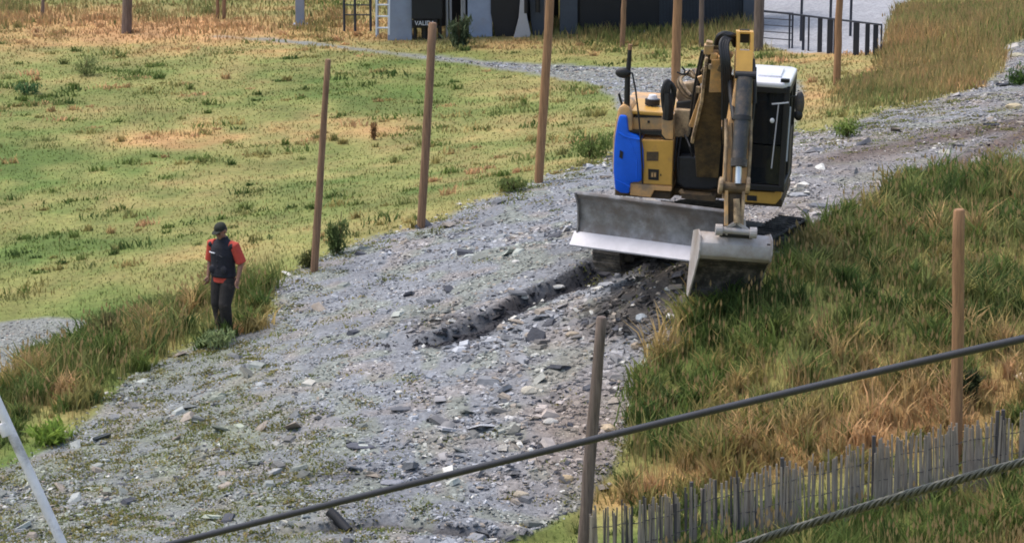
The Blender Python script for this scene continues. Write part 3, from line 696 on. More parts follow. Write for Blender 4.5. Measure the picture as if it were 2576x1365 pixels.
for f_ in (.82, .5, .18):
    mb = MB(); pts = []
    for i in range(0, 140):
        tt = tot * i / 139; p = along(tt); pts.append(Vector((p.x, p.y - .014 * (1 if i % 2 else -1), hgt(p.x, p.y) + .92 * f_ + .01 * math.sin(i * .7))) - O)
    mb.tube(pts, .006, 5); mb.build('wire', M['picket_dark'], root)
for tt in (.235 * tot, .415 * tot, .60 * tot, .845 * tot, .86 * tot):
    p = along(tt); g = hgt(p.x, p.y)
    MB().bar(Vector((p.x, p.y + .03, g - .1)) - O, Vector((p.x + random.uniform(-.02, .02), p.y + .03, g + 1.1)) - O, .05, .05).build('stake', M['picket_dark'], root, bevel=.006)

# ---------------------------------------------------------------- the two ropes in front and the leaning pole
def cable(pts2d, Y0, Y1, r, mat, name, label, twist=0):
    P = []
    n = len(pts2d)
    for k, (u_, v_) in enumerate(pts2d):
        t = (u_ - pts2d[0][0]) / (pts2d[-1][0] - pts2d[0][0]); P.append(at_y(u_, v_, Y0 + (Y1 - Y0) * t))
    # cubic through the points, then straight continuation off frame
    X_ = np.array([p[:] for p in P]); tt = np.linspace(0, 1, n); co = [np.polyfit(tt, X_[:, i], 2) for i in range(3)]
    ts = np.linspace(-1.2, 2.2, 260); pts = [Vector([float(np.polyval(c, t)) for c in co]) for t in ts]
    mb = MB()
    if not twist: mb.tube(pts, r, 14)
    else:
        acc = 0; fr = []
        dense = []
        for a_, b_ in zip(pts[:-1], pts[1:]):
            m = max(2, int((b_ - a_).length / .02))
            dense += [a_.lerp(b_, i / m) for i in range(m)]
        for s_ in range(4):
            st_ = []
            L_ = 0
            for i, p in enumerate(dense):
                if i: L_ += (p - dense[i-1]).length
                d_ = (dense[min(i+1, len(dense)-1)] - dense[max(i-1, 0)]).normalized(); x_ = d_.cross(Vector((0,0,1))).normalized(); y_ = x_.cross(d_)
                a_ = s_ * math.pi / 2 + L_ * twist; st_.append(p + (x_ * math.cos(a_) + y_ * math.sin(a_)) * r * .62)
            mb.tube(st_, r * .44, 6)
    o = mb.build(name, M[mat], smooth=True); tag(o, label, 'cable', 'lift cables crossing the foreground'); return o
cable([(440,1366),(820,1272),(1240,1158),(1480,1105),(1690,1060),(1990,988),(2210,938),(2575,845)], 31.5, 26.5, .034, 'cable1', 'lift_cable', 'upper smooth dark cable running from the bottom edge to the right edge')
cable([(1860,1372),(2120,1293),(2402,1205),(2575,1163)], 23.5, 22.0, .034, 'cable2', 'lift_cable', 'lower twisted strand cable cutting the bottom right corner', twist=24)
pa = hit(172, 1400); s = F / (pa.y * cp - pa.z * sp); pb = at_y(-30, 960, pa.y + .2)
dirp = (pb - pa); root = empty('leaning_pole', pa); tag(root, 'pale galvanised pole leaning to the left at the lower left corner', 'pole')
MB().tube([-dirp * .12, dirp * 1.6], .068, 16).build('tube', M['polewhite'], root, smooth=True)
c_ = at_y(14, 1078, pa.y + .15) - pa
MB().tube([c_ - dirp.normalized() * .09, c_ + dirp.normalized() * .09], .09, 16).build('clamp', M['polewhite'], root, bevel=.006, smooth=True)
p = hit(845, 1318); o = MB().tube([(-.10, .1, .16), (-.01, .05, .10), (.17, -.1, -.06)], .07, 12).build('drain_pipe', M['rubber'], smooth=True); o.location = p
tag(o, 'short black drain pipe sticking out of the gravel under the upper cable', 'pipe')

# ---------------------------------------------------------------- lift station at the top edge
def wpt(u, v, Y): return at_y(u, v, Y)
YS = 87.0; base = wpt(1400, 90, YS); gz = hgt(base.x, YS) - .15
st = empty('lift_station', (base.x, YS, gz)); tag(st, 'lift station with blue-grey pillars, black panels and a ribbed dark wall along the top edge', 'building')
def sx(u, Y=YS): return (u - CX) / F * (Y * cp - gz * sp) - base.x
HT = 3.6
def panel(name, u0, u1, mat, y0=0, th=.3, z0=0, z1=HT, bevel=.01):
    return MB().box(((sx(u0) + sx(u1)) / 2, y0 + th / 2, (z0 + z1) / 2), (sx(u1) - sx(u0), th, z1 - z0)).build(name, M[mat], st, bevel=bevel)
panel('pillar', 975, 1036, 'bluesteel', 0, .6)
panel('pillar', 1176, 1238, 'bluesteel', .1, .6)
panel('pillar', 1408, 1452, 'greysteel', .1, .5)
panel('pillar', 1868, 1900, 'greysteel', -.02, .5)
panel('pillar', 942, 950, 'bluesteel', .6, .1)
panel('wall', 1452, 1868, 'darkpanel', .25, .2)
panel('wall', 1036, 1176, 'darkpanel', 2.6, .2); panel('wall', 1238, 1408, 'darkpanel', 2.6, .2)
mb = MB()
for k in range(58):
    uu = 1660 + k * 3.6; mb.box((sx(uu), .215, HT / 2 + .1), (.018, .05, HT - .25))
mb.build('wall_ribs', M['greysteel'], st)
panel('door', 1458, 1560, 'darkpanel', .17, .06, .08, 2.3); panel('sill_board', 1578, 1622, 'concrete', .10, .1, .17, .26)
MB().box((sx(1420), 1.4, HT + .1), (sx(1905) - sx(940) + .8, 4.2, .22)).build('roof', M['greysteel'], st, bevel=.02)
# black equipment box with lettering on legs
bx = panel('equipment_box', 1037, 1112, 'darkpanel', -.25, .7, .62, 2.4)
panel('name_board', 1037, 1100, 'darkpanel', -.29, .03, .44, .60)
cu = bpy.data.curves.new('t', 'FONT'); cu.body = 'VALIDA'; cu.size = .17; cu.extrude = .004; cu.align_x = 'CENTER'
to = bpy.data.objects.new('t', cu); COL.objects.link(to); dg = bpy.context.evaluated_depsgraph_get(); me = bpy.data.meshes.new_from_object(to.evaluated_get(dg)); bpy.data.objects.remove(to)
for vv in me.vertices: x_, y_, z_ = vv.co; vv.co = (x_ * .92, -.30 - z_, y_)
me.materials.clear(); me.materials.append(M['white']); o = bpy.data.objects.new('lettering', me); COL.objects.link(o); o.parent = st; o.location = (sx(1069), 0, .46)
mb = MB()
for uu in (1044, 1068, 1088, 1106): mb.tube([(sx(uu), 0.05, .0), (sx(uu), .05, .62)], .055 if uu != 1068 else .09, 10)
mb.box((sx(1072), .05, .38), (.75, .3, .05)); mb.build('box_stand', M['black'], st)
# dark tapered hopper and pale A-shaped leg
Y_ = -.1
mb = MB(); mb.prism([(sx(1234), 2.4), (sx(1234), .75), (sx(1246), .10), (sx(1289), .04), (sx(1312), .95), (sx(1322), 2.4)], .0, .7, axis='y'); mb.build('hopper', M['darkpanel'], st, bevel=.03)
mb = MB(); mb.prism([(sx(1289), -.02), (sx(1340), -.06), (sx(1326), .62), (sx(1318), 1.25), (sx(1309), 1.25), (sx(1304), .62)], -.25, .02, axis='y'); mb.build('support_leg', M['concrete'], st, bevel=.02)
mb = MB(); mb.prism([(sx(1342), .0), (sx(1388), -.02), (sx(1388), 2.2), (sx(1326), 2.2), (sx(1334), .55)], .1, .5, axis='y'); mb.build('support_bracket', M['greysteel'], st, bevel=.02)
mb = MB()
for uu, zz in ((1322, .78), (1352, .8)): mb.tube([(sx(uu), -.2, zz), (sx(uu), -.2, 1.8)], .07, 10)
mb.build('damper', M['black'], st, smooth=True)
mb = MB()
for uu in (1124, 1133, 1162, 1168): mb.tube([(sx(uu), .3, 0), (sx(uu - 2), .3, HT)], .035, 8)
mb.build('strut', M['concrete'], st, smooth=True)
# scaffold left of the station
sc = empty('scaffold_frame', wpt(893, 70, YS + .5)); tag(sc, 'dark open steel frame standing left of the white ladder', 'frame')
for uu in (866, 893, 932):
    x_ = (uu - 893) / 92; MB().tube([(x_, 0, -.1), (x_, 0, 3)], .035, 8).build('upright', M['rail'], sc)
mb = MB()
for zz in (.35, .62, .88, 1.3, 2.0): mb.tube([(-.3, 0, zz), (.43, 0, zz)], .018, 6)
mb.build('crossbar', M['rail'], sc)
# white ladder
p0 = wpt(963, 84, YS - .45); ld = empty('ladder', (p0.x, p0.y, p0.z)); tag(ld, 'white aluminium ladder leaning against the blue-grey pillar', 'ladder')
for k in (-1, 1): MB().bar((k * .17 - .01, 0, -.05), (k * .17 + .04, .3, 3.2), .045, .06).build('rail', M['white'], ld, bevel=.006)
for k in range(9):
    zz = .14 + k * .31; MB().tube([(-.17 + zz * .015, zz * .094, zz), (.17 + zz * .015, zz * .094, zz)], .024, 8).build('rung', M['white'], ld)
# railings upper right
def railing(name, u0, v0, u1, v1, hpx0, hpx1, Y0, Y1, wide, label, wires=0):
    a_ = at_y(u0, v0, Y0); b_ = at_y(u1, v1, Y1); rt = empty(name, a_); tag(rt, label, 'railing', 'dark railings by the yard')
    B = b_ - a_; s_ = F / (Y0 + 2); H0 = hpx0 / s_; H1 = hpx1 / s_
    MB().bar((0, 0, H0), B + Vector((0, 0, H1)), .045, .045).build('top_rail', M['rail'], rt, bevel=.004)
    for f_, wdt in wide:
        q = B * f_; hh_ = H0 + (H1 - H0) * f_
        MB().box((q.x, q.y, q.z + hh_ / 2 - .06), (wdt * .62, .05, hh_ + .1)).build('baluster', M['rail'], rt, bevel=.004)
    if wires:
        for k in range(wires):
            f_ = (k + 1) / (wires + 1); MB().tube([(0, 0, H0 * f_), B + Vector((0, 0, H1 * f_))], .014, 6).build('wire', M['rail'], rt)
railing('railing', 1916, 112, 2215, 140, 84, 72, hit(1925, 112).y, hit(2205, 140).y, [(.24,.07),(.36,.11),(.405,.07),(.5,.19),(.585,.24),(.62,.06),(.80,.24),(.89,.18),(.955,.20),(1,.06)], 'long dark railing with flat balusters between the yard and the bank')
railing('gate', 1918, 112, 1992, 118, 82, 82, hit(1925, 112).y - .3, hit(1992, 118).y - .3, [(0,.05),(1,.07)], 'small wired gate frame beside the thick grey-brown post', 4)
for uu, vt, lab in ((2013, -60, 'thin dark mast, left of three rising from the railing'), (2086, -60, 'thin dark mast, middle of three rising from the railing'), (2137, -60, 'thin dark mast, right of three rising from the railing')):
    p = at_y(uu, 124, 83.4); o = MB().tube([(0, 0, -.2), (.02, 0, 2.6)], .035, 8).build('railing_mast', M['rail'], smooth=True); o.location = p; tag(o, lab, 'mast', 'thin masts on the railing')
# ---------------------------------------------------------------- excavator
ec = at_z(1765, 625, -11.25); ez = hgt(ec.x, ec.y)
ROLL = math.radians(2.2)
ex = empty('excavator', (ec.x, ec.y, ez), (0, ROLL, 0))
tag(ex, 'muddy yellow tracked excavator with blue side shell, grey dozer blade and wide bucket', 'excavator')
RM = Matrix.Translation(ex.location) @ Euler((0, ROLL, 0)).to_matrix().to_4x4(); RI = RM.inverted()
MU = Matrix.Rotation(math.radians(-24), 4, 'Z'); MH = Matrix.Rotation(math.radians(-9), 4, 'Z'); MHI = MH.inverted()
def LF(u, v, y, fr=None):
    """photo point -> point of the machine on the plane y = const of the root (or of the house frame)"""
    A_ = (MHI @ RI) if fr == 'H' else ((MU.inverted() @ RI) if fr == 'U' else RI)
    o = A_ @ Vector((0, 0, 0)); d = A_.to_3x3() @ ray(u, v); t = (y - o.y) / d.y; return o + d * t
def LH(u, v, y): return LF(u, v, y, 'H')
# undercarriage
def stadium(n, hy, r, zc):
    per = 4 * hy + 2 * math.pi * r; out = []
    for k in range(n):
        s_ = per * k / n
        if s_ < 2 * hy: out.append((-hy + s_, zc + r, 0))
        elif s_ < 2 * hy + math.pi * r: a = (s_ - 2 * hy) / r; out.append((hy + r * math.sin(a), zc + r * math.cos(a), -a))
        elif s_ < 4 * hy + math.pi * r: q = s_ - 2 * hy - math.pi * r; out.append((hy - q, zc - r, math.pi))
        else: a = (s_ - 4 * hy - math.pi * r) / r; out.append((-hy - r * math.sin(a), zc - r * math.cos(a), math.pi - a))
    return out
for sgn in (-1, 1):
    xc = sgn * 1.03
    mb = MB()
    for (yy, zz, a) in stadium(46, 1.27, .30, .335):
        mb.box((xc, yy, zz), (.46, .150, .035), rot=(a, 0, 0))
        nx_, nz_ = math.sin(-a), math.cos(a)
        mb.box((xc, yy + nx_ * .03, zz + nz_ * .03), (.45, .022, .035), rot=(a, 0, 0))
        mb.box((xc, yy - nx_ * .035, zz - nz_ * .035), (.16, .12, .04), rot=(a, 0, 0))
    mb.v = [(MU @ Vector(p))[:] for p in mb.v]
    mb.build('track_belt', M['track'], ex)
    prof = [(-1.15, .20), (1.15, .20), (1.2, .42), (.5, .50), (-.5, .50), (-1.2, .42)]
    fr = MB().prism(prof, xc - .13, xc + .13, MU); fo = fr.build('track_frame', M['track'], ex, bevel=.015)
    for k, yy in enumerate((-.85, -.42, 0, .42, .85)):
        MB().tube([(xc - .17, yy, .15), (xc + .17, yy, .15)], .085, 14, MU).build('roller', M['track'], fo, bevel=.01)
    MB().tube([(xc - .15, .1, .56), (xc + .15, .1, .56)], .06, 12, MU).build('carrier_roller', M['track'], fo)
    mb = MB(); mb.tube([(xc - .12, -1.27, .335), (xc + .12, -1.27, .335)], .24, 20, MU); mb.build('idler', M['track'], fo, bevel=.02)
    mb = MB(); mb.tube([(xc - .10, 1.27, .335), (xc + .14, 1.27, .335)], .22, 20, MU)
    for k in range(14):
        a = k * math.pi / 7; mb.box((xc, 1.27 + .25 * math.sin(a), .335 + .25 * math.cos(a)), (.06, .05, .05), MU, rot=(-a, 0, 0))
    mb.build('sprocket', M['track'], fo)
mb = MB(); mb.box((0, 0, .55), (1.7, 1.1, .28), MU)
for a in (-1, 1):
    for b_ in (-1, 1): mb.bar((a * .3, b_ * .3, .56), (a * .92, b_ * .75, .38), .22, .24, MU)
mb.tube([(0, 0, .66), (0, 0, .98)], .52, 28, MU); mb.build('carbody', M['track'], ex, bevel=.02)
# dozer blade
BW = 1.325
def zr_(P): return [(y_, .60 + (z_ - .45) * 1.36) for y_, z_ in P]
prof = zr_([(-2.27, 1.03), (-2.16, .97), (-2.09, .84), (-2.075, .70), (-2.11, .58), (-2.17, .50), (-2.14, .47), (-2.05, .56), (-2.02, .70), (-2.035, .86), (-2.11, 1.0), (-2.25, 1.065)])
bo = MB().prism(prof, -BW, BW, MU).build('dozer_blade', M['blade_steel'], ex, bevel=.006, smooth=True)
for s_ in (-1, 1):
    MB().prism(zr_([(-2.31, 1.05), (-2.02, 1.03), (-1.98, .7), (-2.06, .48), (-2.17, .46), (-2.12, .68), (-2.16, .88)]), s_ * BW - (.028 if s_ > 0 else 0), s_ * BW + (.028 if s_ < 0 else 0) + .002 * s_, MU).build('end_plate', M['blade_steel'], bo, bevel=.004)
MB().prism(zr_([(-2.125, .575), (-2.315, .44), (-2.305, .42), (-2.11, .535)]), -BW - .04, BW + .04, MU).build('cutting_edge', M['edge_steel'], bo, bevel=.004)
for s_ in (-1, 1): MB().bar((s_ * .55, -2.03, .82), (s_ * .42, -.5, .52), .13, .2, MU).build('push_arm', M['mud_yellow'], ex, bevel=.015)
MB().tube([(0, -2.0, 1.0), (0, -.9, .72)], .065, 12, MU).build('blade_cylinder', M['cyl'], ex, smooth=True)
# house deck
def hp(pts, y0, y1, name, mat, bevel=.02, dy=0, parent=None, smooth=False):
    P = [LH(u, v, y0) for u, v in pts]; prof = [(p.x, p.z) for p in P]
    return MB().prism(prof, y0, y1, MH, axis='y').build(name, M[mat], parent or ex, bevel=bevel, smooth=smooth)
zd = LH(1700, 500, -1.1).z
deck = [(-1.34, -1.02), (-1.36, .75), (-1.15, 1.15), (-.5, 1.42), (.5, 1.42), (1.15, 1.15), (1.30, .75), (1.30, -1.05), (.45, -1.05), (.42, -.7), (-.42, -.7), (-.45, -1.05)]
MB().prism(deck, zd - .03, zd + .09, MH, axis='z').build('deck', M['brown'], ex, bevel=.015)
cwp = [(-1.34, .55), (-1.15, 1.17), (-.5, 1.45), (.5, 1.45), (1.15, 1.17), (1.3, .6), (.4, .5), (-.4, .5)]
MB().prism(cwp, zd + .09, LH(1650, 289, .6).z - .1, MH, axis='z').build('counterweight', M['yellow'], ex, bevel=.07, seg=3)
# engine housing, front view outlines
sh = hp([(1557,290),(1576,292),(1580,334),(1600,341),(1612,349),(1618,378),(1619,420),(1616,452),(1606,459),(1585,460),(1582,488),(1560,486),(1546,477),(1542,433),(1543,385),(1546,345),(1552,310)], -1.17, -.35, 'side_shell', 'blue', .055, smooth=True)
mb = MB(); P = [LH(u, v, -1.185) for u, v in ((1559,378),(1567,383),(1565,400),(1557,396))]; mb.prism([(p.x, p.z) for p in P], -1.185, -1.165, MH, axis='y'); mb.build('grip_slot', M['black'], sh)
mb = MB()
for (a_, b_, r_) in (((1556,334),(1574,345),.022),((1574,345),(1612,352),.016),((1583,350),(1602,400),.014),((1602,400),(1601,450),.012),((1548,452),(1584,470),.012)):
    mb.tube([LH(*a_, -1.165), LH(*b_, -1.165)], r_, 8, MH)
mb.build('pressed_crease', M['blue'], sh, smooth=True)
hp([(1540,420),(1541,345),(1549,300),(1555,272),(1570,262),(1582,270),(1590,292),(1590,460),(1560,480),(1545,470)], -1.10, -.30, 'corner_cowl', 'yellow', .05)
pf = hp([(1580,342),(1612,350),(1694,352),(1690,470),(1612,470),(1605,462),(1582,462)], -1.10, -.25, 'front_cover', 'yellow', .018)
hp([(1612,352),(1693,354),(1689,466),(1614,462)], -1.135, -1.10, 'access_door', 'yellow_bright', .012)
hp([(1583,461),(1690,470),(1688,482),(1645,479),(1636,497),(1584,491)], -1.13, -.6, 'lower_sill', 'yellow', .012)
hp([(1578,296),(1672,296),(1672,330),(1578,328)], -.98, -.3, 'hood_box', 'yellow', .015)
hp([(1664,292),(1694,290),(1692,352),(1674,350),(1664,338)], -1.12, -.3, 'hood_column', 'yellow', .012)
hp([(1695,276),(1735,278),(1731,346),(1694,346)], -.86, -.1, 'valve_cover', 'mud_yellow', .02)
zt = LH(1630, 290, -.98).z
p0_, p1_ = LH(1578, 290, -.98), LH(1690, 290, -.98)
MB().box(((p0_.x + p1_.x) / 2, -.42, zt + .03), (p1_.x - p0_.x, 1.16, .06), MH).build('hood_top', M['yellow_bright'], ex, bevel=.02)
MB().box(((p0_.x + p1_.x) / 2, .3, zt - .1), (p1_.x - p0_.x + .3, 1.2, .3), MH).build('rear_hood', M['yellow'], ex, bevel=.06)
hp([(1578,328),(1664,329),(1664,337),(1674,350),(1692,351),(1692,355),(1672,354),(1660,341),(1578,333)], -1.105, -1.0, 'seal_strip', 'black', .002)
hp([(1628,304),(1634,304),(1634,310),(1628,310)], -.995, -.98, 'hood_latch', 'black', .002)
hp([(1597,291),(1668,291),(1668,296),(1597,296)], -.99, -.97, 'seal_strip', 'black', .002)
hp([(1626,382),(1656,382),(1655,405),(1626,405)], -1.142, -1.13, 'vent_patch', 'brown', .002)
g_ = hp([(1630,425),(1657,427),(1656,454),(1630,452)], -1.145, -1.13, 'square_decal', 'black', .002)
hp([(1636,432),(1651,433),(1650,447),(1636,446)], -1.150, -1.143, 'decal_centre', 'brown', .001, parent=g_)
hp([(1638,435),(1642,435),(1642,445),(1638,445)], -1.153, -1.149, 'decal_mark', 'yellow', .0, parent=g_); hp([(1645,435),(1649,435),(1649,445),(1645,445)], -1.153, -1.149, 'decal_mark', 'yellow', .0, parent=g_)
hp([(1660,438),(1663,438),(1663,443),(1660,443)], -1.139, -1.133, 'small_screw', 'black', .001)
# centre recess: slew frame, hydraulic block, skirt
hp([(1695,345),(1700,480),(1880,492),(1880,330),(1740,320)], -.55, -.3, 'bulkhead', 'black', .01)
hp([(1706,393),(1800,396),(1806,470),(1786,478),(1720,474),(1704,462)], -1.02, -.72, 'rubber_skirt', 'rubber', .03)
mb = MB(); P = [LH(1712, 480, -1.1), LH(1720, 490, -1.15), LH(1760, 497, -1.2), LH(1790, 492, -1.15)]; mb.tube(P, .045, 10, MH)
mb.bar(LH(1716,488,-1.1), LH(1800,496,-1.1), .3, .08, MH); mb.build('step_bumper', M['brown'], ex, smooth=True)
for (a_, b_, c_) in (((1703,345),(1697,390),(1694,430)),((1712,345),(1704,400),(1706,460)),((1722,340),(1735,370),(1742,394)),((1790,330),(1800,380),(1802,430))):
    MB().tube([LH(*a_, -.85), LH(*b_, -1.02), LH(*c_, -1.0)], .02, 8, MH).build('hose', M['rubber'], ex, smooth=True)
# boom
bw = .5
def quad_loft(rings, name, mat, bevel=.015):
    """rings: (centre, width, depth, normal-depth direction) four cornered sections"""
    vs = []; fs = []
    for c, w_, d_, n_ in rings:
        n_ = Vector(n_).normalized(); c = Vector(c)
        for a, b_ in ((-1, 1), (1, 1), (1, -1), (-1, -1)): vs.append(c + Vector((a * w_ / 2, 0, 0)) + n_ * b_ * d_ / 2)
    for i in range(len(rings) - 1):
        for k in range(4): fs.append((i*4+k, i*4+(k+1)%4, (i+1)*4+(k+1)%4, (i+1)*4+k))
    fs += [(3,2,1,0), tuple((len(rings)-1)*4 + k for k in range(4))]
    return MB().add(vs, fs).build(name, M[mat], ex, bevel=bevel)
f0 = LF(1778, 430, -1.15); f1 = LF(1779, 335, -1.45); f2 = LF(1790, 236, -1.9); f3 = LF(1798, 160, -2.15); f4 = LF(1800, 118, -2.2)
quad_loft([(f0, .34, .35, (0, -1, -.5)), (f1, .42, .40, (0, -1, -.55)), (f2, .30, .40, (0, -1, -.6)), (f3, .26, .34, (0, -1, -.2)), (f4, .24, .22, (0, -1, .3))], 'boom', 'brown')
for s_, mt in ((-1, 'mud_yellow'), (1, 'brown')):
    w_ = (.24, .165, .15)
    mb = MB(); pts = [f1 + Vector((s_ * w_[0], -.17, -.1)), f2 + Vector((s_ * w_[1], -.19, -.1)), f3 + Vector((s_ * w_[2], -.17, 0)), f4 + Vector((s_ * .13, -.1, .03))]
    for a_, b_ in zip(pts[:-1], pts[1:]): mb.bar(a_, b_, .045 if s_ < 0 else .03, .12, up=(0, -1, 0))
    mb.build('boom_flange', M[mt], ex, bevel=.006)
mb = MB(); a_ = LF(1799, 231, -2.2); b_ = LF(1802, 150, -2.42); mb.bar(a_, b_, .20, .05, up=(0, -1, .3), taper=.75)
mb.build('cylinder_guard', M['yellow'], ex, bevel=.008)
MB().bar(LF(1742,318,-1.5), LF(1766,238,-1.85), .12, .06, up=(0,-1,.2), taper=.6).build('boom_gusset', M['yellow'], ex, bevel=.008)
MB().tube([LF(1780,128,-2.25), LF(1830,130,-2.25)], .065, 14).build('pivot_pin', M['mud_yellow'], ex, bevel=.01)
mb = MB()
for u_, v_, r_ in ((1783,112,.05),(1782,124,.07),(1826,118,.04),(1832,140,.06),(1812,148,.045),(1795,142,.05)):
    p = LF(u_, v_, -2.38); mb.box(p[:], (r_ * 2, .08, r_ * 2.2), rot=(.3, .2 * (u_ % 3), 0))
mb.build('pipe_clamps', M['yellow'], ex, bevel=.012)
# mud-caked fittings along the boom head and hoses
fit = [(1776,150),(1770,175),(1763,200),(1786,168),(1812,172),(1822,158),(1836,176),(1842,200),(1840,230),(1756,226),(1838,262),(1815,205)]
for k, (u_, v_) in enumerate(fit):
    p = LF(u_, v_, -2.5 + .2 * (v_ > 190) + (.35 if u_ < 1775 else 0)); a_ = .03 + .025 * ((k * 7) % 5) / 4
    MB().box(p[:], (a_ * 1.4, .05, a_ * 2.2), rot=(.3, .5 * math.sin(k * 2.1), .4 * math.cos(k))).build('hose_clamp', M[('mud_yellow', 'brown', 'yellow')[k % 3]], ex, bevel=.01)
# hoses of the boom head
def hose(pts, r=.022, mat='rubber', parent=None, fr=None):
    P = [Vector(LF(*p)) for p in pts]; out = []
    for i in range(len(P) - 1):
        p0 = P[max(i-1, 0)]; p1 = P[i]; p2 = P[i+1]; p3 = P[min(i+2, len(P)-1)]
        for k in range(6):
            t = k / 6; out.append(.5 * ((2 * p1) + (p2 - p0) * t + (2*p0 - 5*p1 + 4*p2 - p3) * t*t + (3*p1 - p0 - 3*p2 + p3) * t*t*t))
    out.append(P[-1]); MB().tube(out, r, 8).build('hose', M[mat], parent or ex, smooth=True)
for dx in (0, 6, 12, 17):
    hose([(1818+dx*.5,300,-2.1),(1818+dx,220,-2.4),(1816+dx,160,-2.55),(1812+dx,110+dx*.3,-2.45),(1828+dx*.6,92+dx*.4,-2.3),(1848,100+dx,-2.2)], .03)
for dx in (0, 7, 13): hose([(1800+dx,112,-2.2),(1806+dx,92,-2.3),(1824+dx,84+dx*.4,-2.3),(1850,90+dx*.4,-2.2)], .035)
for dx, r_ in ((0,.02),(5,.026),(10,.02)):
    hose([(1765+dx,128,-2.0),(1758+dx*.7,160,-1.9),(1750+dx,200,-1.7),(1742+dx,250,-1.4),(1736+dx,300,-1.2)], r_, 'black' if dx != 5 else 'cyl')
for k, (a, m_) in enumerate(((0,'brown'),(6,'mud_yellow'),(13,'brown'),(20,'rubber'),(27,'mud_yellow'))):
    hose([(1742-a*.2,248-a*.3,-1.0),(1722-a*.2,240-a,-.9),(1704+a*.4,210-a*.6,-.8),(1722+a,186-a*.4,-.75),(1752,196-a*.4,-.9),(1772,180,-1.2)], .026, m_)
hose([(1712,196,-.8),(1722,180,-.8),(1714,168,-.8)], .014, 'rubber'); hose([(1702,182,-.8),(1722,188,-.8),(1735,176,-.8)], .014, 'rubber')
hp([(1706,214),(1745,206),(1768,226),(1752,262),(1712,268),(1698,244)], -.62, -.35, 'boom_cylinder_head', 'mud_yellow', .04)
hp([(1700,258),(1748,252),(1752,276),(1700,276)], -.7, -.3, 'swivel_block', 'rubber', .02)
for dx in (0, 7, 14, 20): hose([(1676+dx*.5,298-dx*.8,-1.18),(1668+dx*.7,262,-1.2),(1667+dx*.7,228,-1.22),(1678+dx*.4,204+dx*.3,-1.2),(1692+dx*.2,222+dx*.2,-1.18),(1690+dx*.2,250,-1.15),(1688,285,-1.12)], .034)
hose([(1679,300,-1.2),(1681,270,-1.22),(1680,235,-1.2)], .085, 'black')
# arm
g0 = LF(1872, 92, -2.2); g1 = LF(1872, 128, -2.3); g2 = LF(1869, 205, -2.45); g3 = LF(1856, 330, -2.72); g4 = LF(1849, 460, -3.0); g5 = LF(1847, 500, -3.08)
arm = quad_loft([(g1, .275, .34, (0, -1, 0)), (g2, .275, .46, (0, -1, -.1)), (g3, .37, .40, (0, -1, -.2)), (g4, .38, .30, (0, -1, -.2)), (g5, .30, .22, (0, -1, -.2))], 'arm', 'yellow')
q = g2 + Vector((0, -.245, .02))
MB().bar(LF(1870,205,-2.72), LF(1873,128,-2.50), .25, .03, up=(0,-1,0)).build('arm_top_plate', M['yellow_bright'], ex, bevel=.006)
mb = MB()
for s_ in (-1, 1): mb.bar(g1 + Vector((s_ * .105, -.06, -.02)), g0 + Vector((s_ * .105, -.06, .05)), .05, .2, up=(0,-1,0))
mb.bar(g0 + Vector((-.13, -.02, .07)), g0 + Vector((.13, -.02, .07)), .035, .18, up=(0,-1,0))
mb.build('arm_lugs', M['yellow_bright'], ex, bevel=.006)
MB().box((g0.x, g0.y + .02, g0.z), (.15, .05, .2)).build('arm_lug_hole_shadow', M['black'], ex)  # black block put in as shadow inside the lug opening
c0 = LF(1873, 196, -2.80); c1 = LF(1858, 415, -3.22); rr_ = LF(1856, 462, -3.30)
cy = MB().tube([c0, c0.lerp(c1, .5), c1], [.125, .12, .105], 18).build('bucket_cylinder', M['cyl'], ex, smooth=True)
MB().tube([c0.lerp(c1, .44), c0.lerp(c1, .49)], .138, 18).build('cylinder_band', M['rubber'], cy, smooth=True)
MB().tube([c0.lerp(c1, .93), c0.lerp(c1, 1.02)], .125, 18).build('gland_nut', M['track'], cy, smooth=True)
MB().tube([c1, rr_], .052, 14).build('piston_rod', M['chrome'], cy, smooth=True)
MB().tube([c0 + Vector((-.15, 0, .04)), c0 + Vector((.17, 0, .04))], .06, 12).build('cylinder_pin', M['rubber'], cy)
for a, b_, m_, r_ in (((1894,150,-2.5),(1898,260,-2.8),'rubber',.03),((1888,300,-2.9),(1880,470,-3.2),'mud_yellow',.028),((1899,170,-2.5),(1890,320,-2.8),'black',.024),((1826,300,-2.85),(1820,500,-3.2),'mud_yellow',.028),((1840,310,-2.95),(1838,470,-3.2),'brown',.02)):
    m__ = ((a[0]+b_[0])/2 + 2, (a[1]+b_[1])/2, (a[2]+b_[2])/2 - .05); hose([a, m__, b_], r_, m_)
MB().tube([LF(1846,300,-2.9), LF(1838,240,-2.6), LF(1836,190,-2.4)], .04, 10).build('hose', M['rubber'], ex, smooth=True)
# linkage and coupler
MB().tube([LF(1808,470,-3.25), LF(1884,476,-3.25)], .085, 14).build('link_pin', M['brown'], ex, bevel=.015)
for u_ in (1812, 1880): MB().tube([LF(u_-5,466,-3.27), LF(u_+5,467,-3.27)], .13, 14).build('link_boss', M['mud_yellow'], ex, bevel=.02)
for u0_, u1_, m_ in ((1826,1826,'yellow'),(1870,1864,'mud_yellow')): MB().bar(LF(u0_,470,-3.22), LF(u1_,568,-3.34), .05, .2, up=(0,-1,0)).build('link_arm', M[m_], ex, bevel=.01)
MB().bar(LF(1848,480,-3.18), LF(1847,566,-3.30), .20, .16, up=(0,-1,0)).build('tip_link', M['brown'], ex, bevel=.02)
MB().tube([LF(1852,500,-3.36), LF(1855,560,-3.42)], [.05, .06], 12).build('tilt_ram', M['mud_yellow'], ex, smooth=True)
mb = MB(); mb.tube([LF(1806,577,-3.42), LF(1898,585,-3.42)], .05, 12)
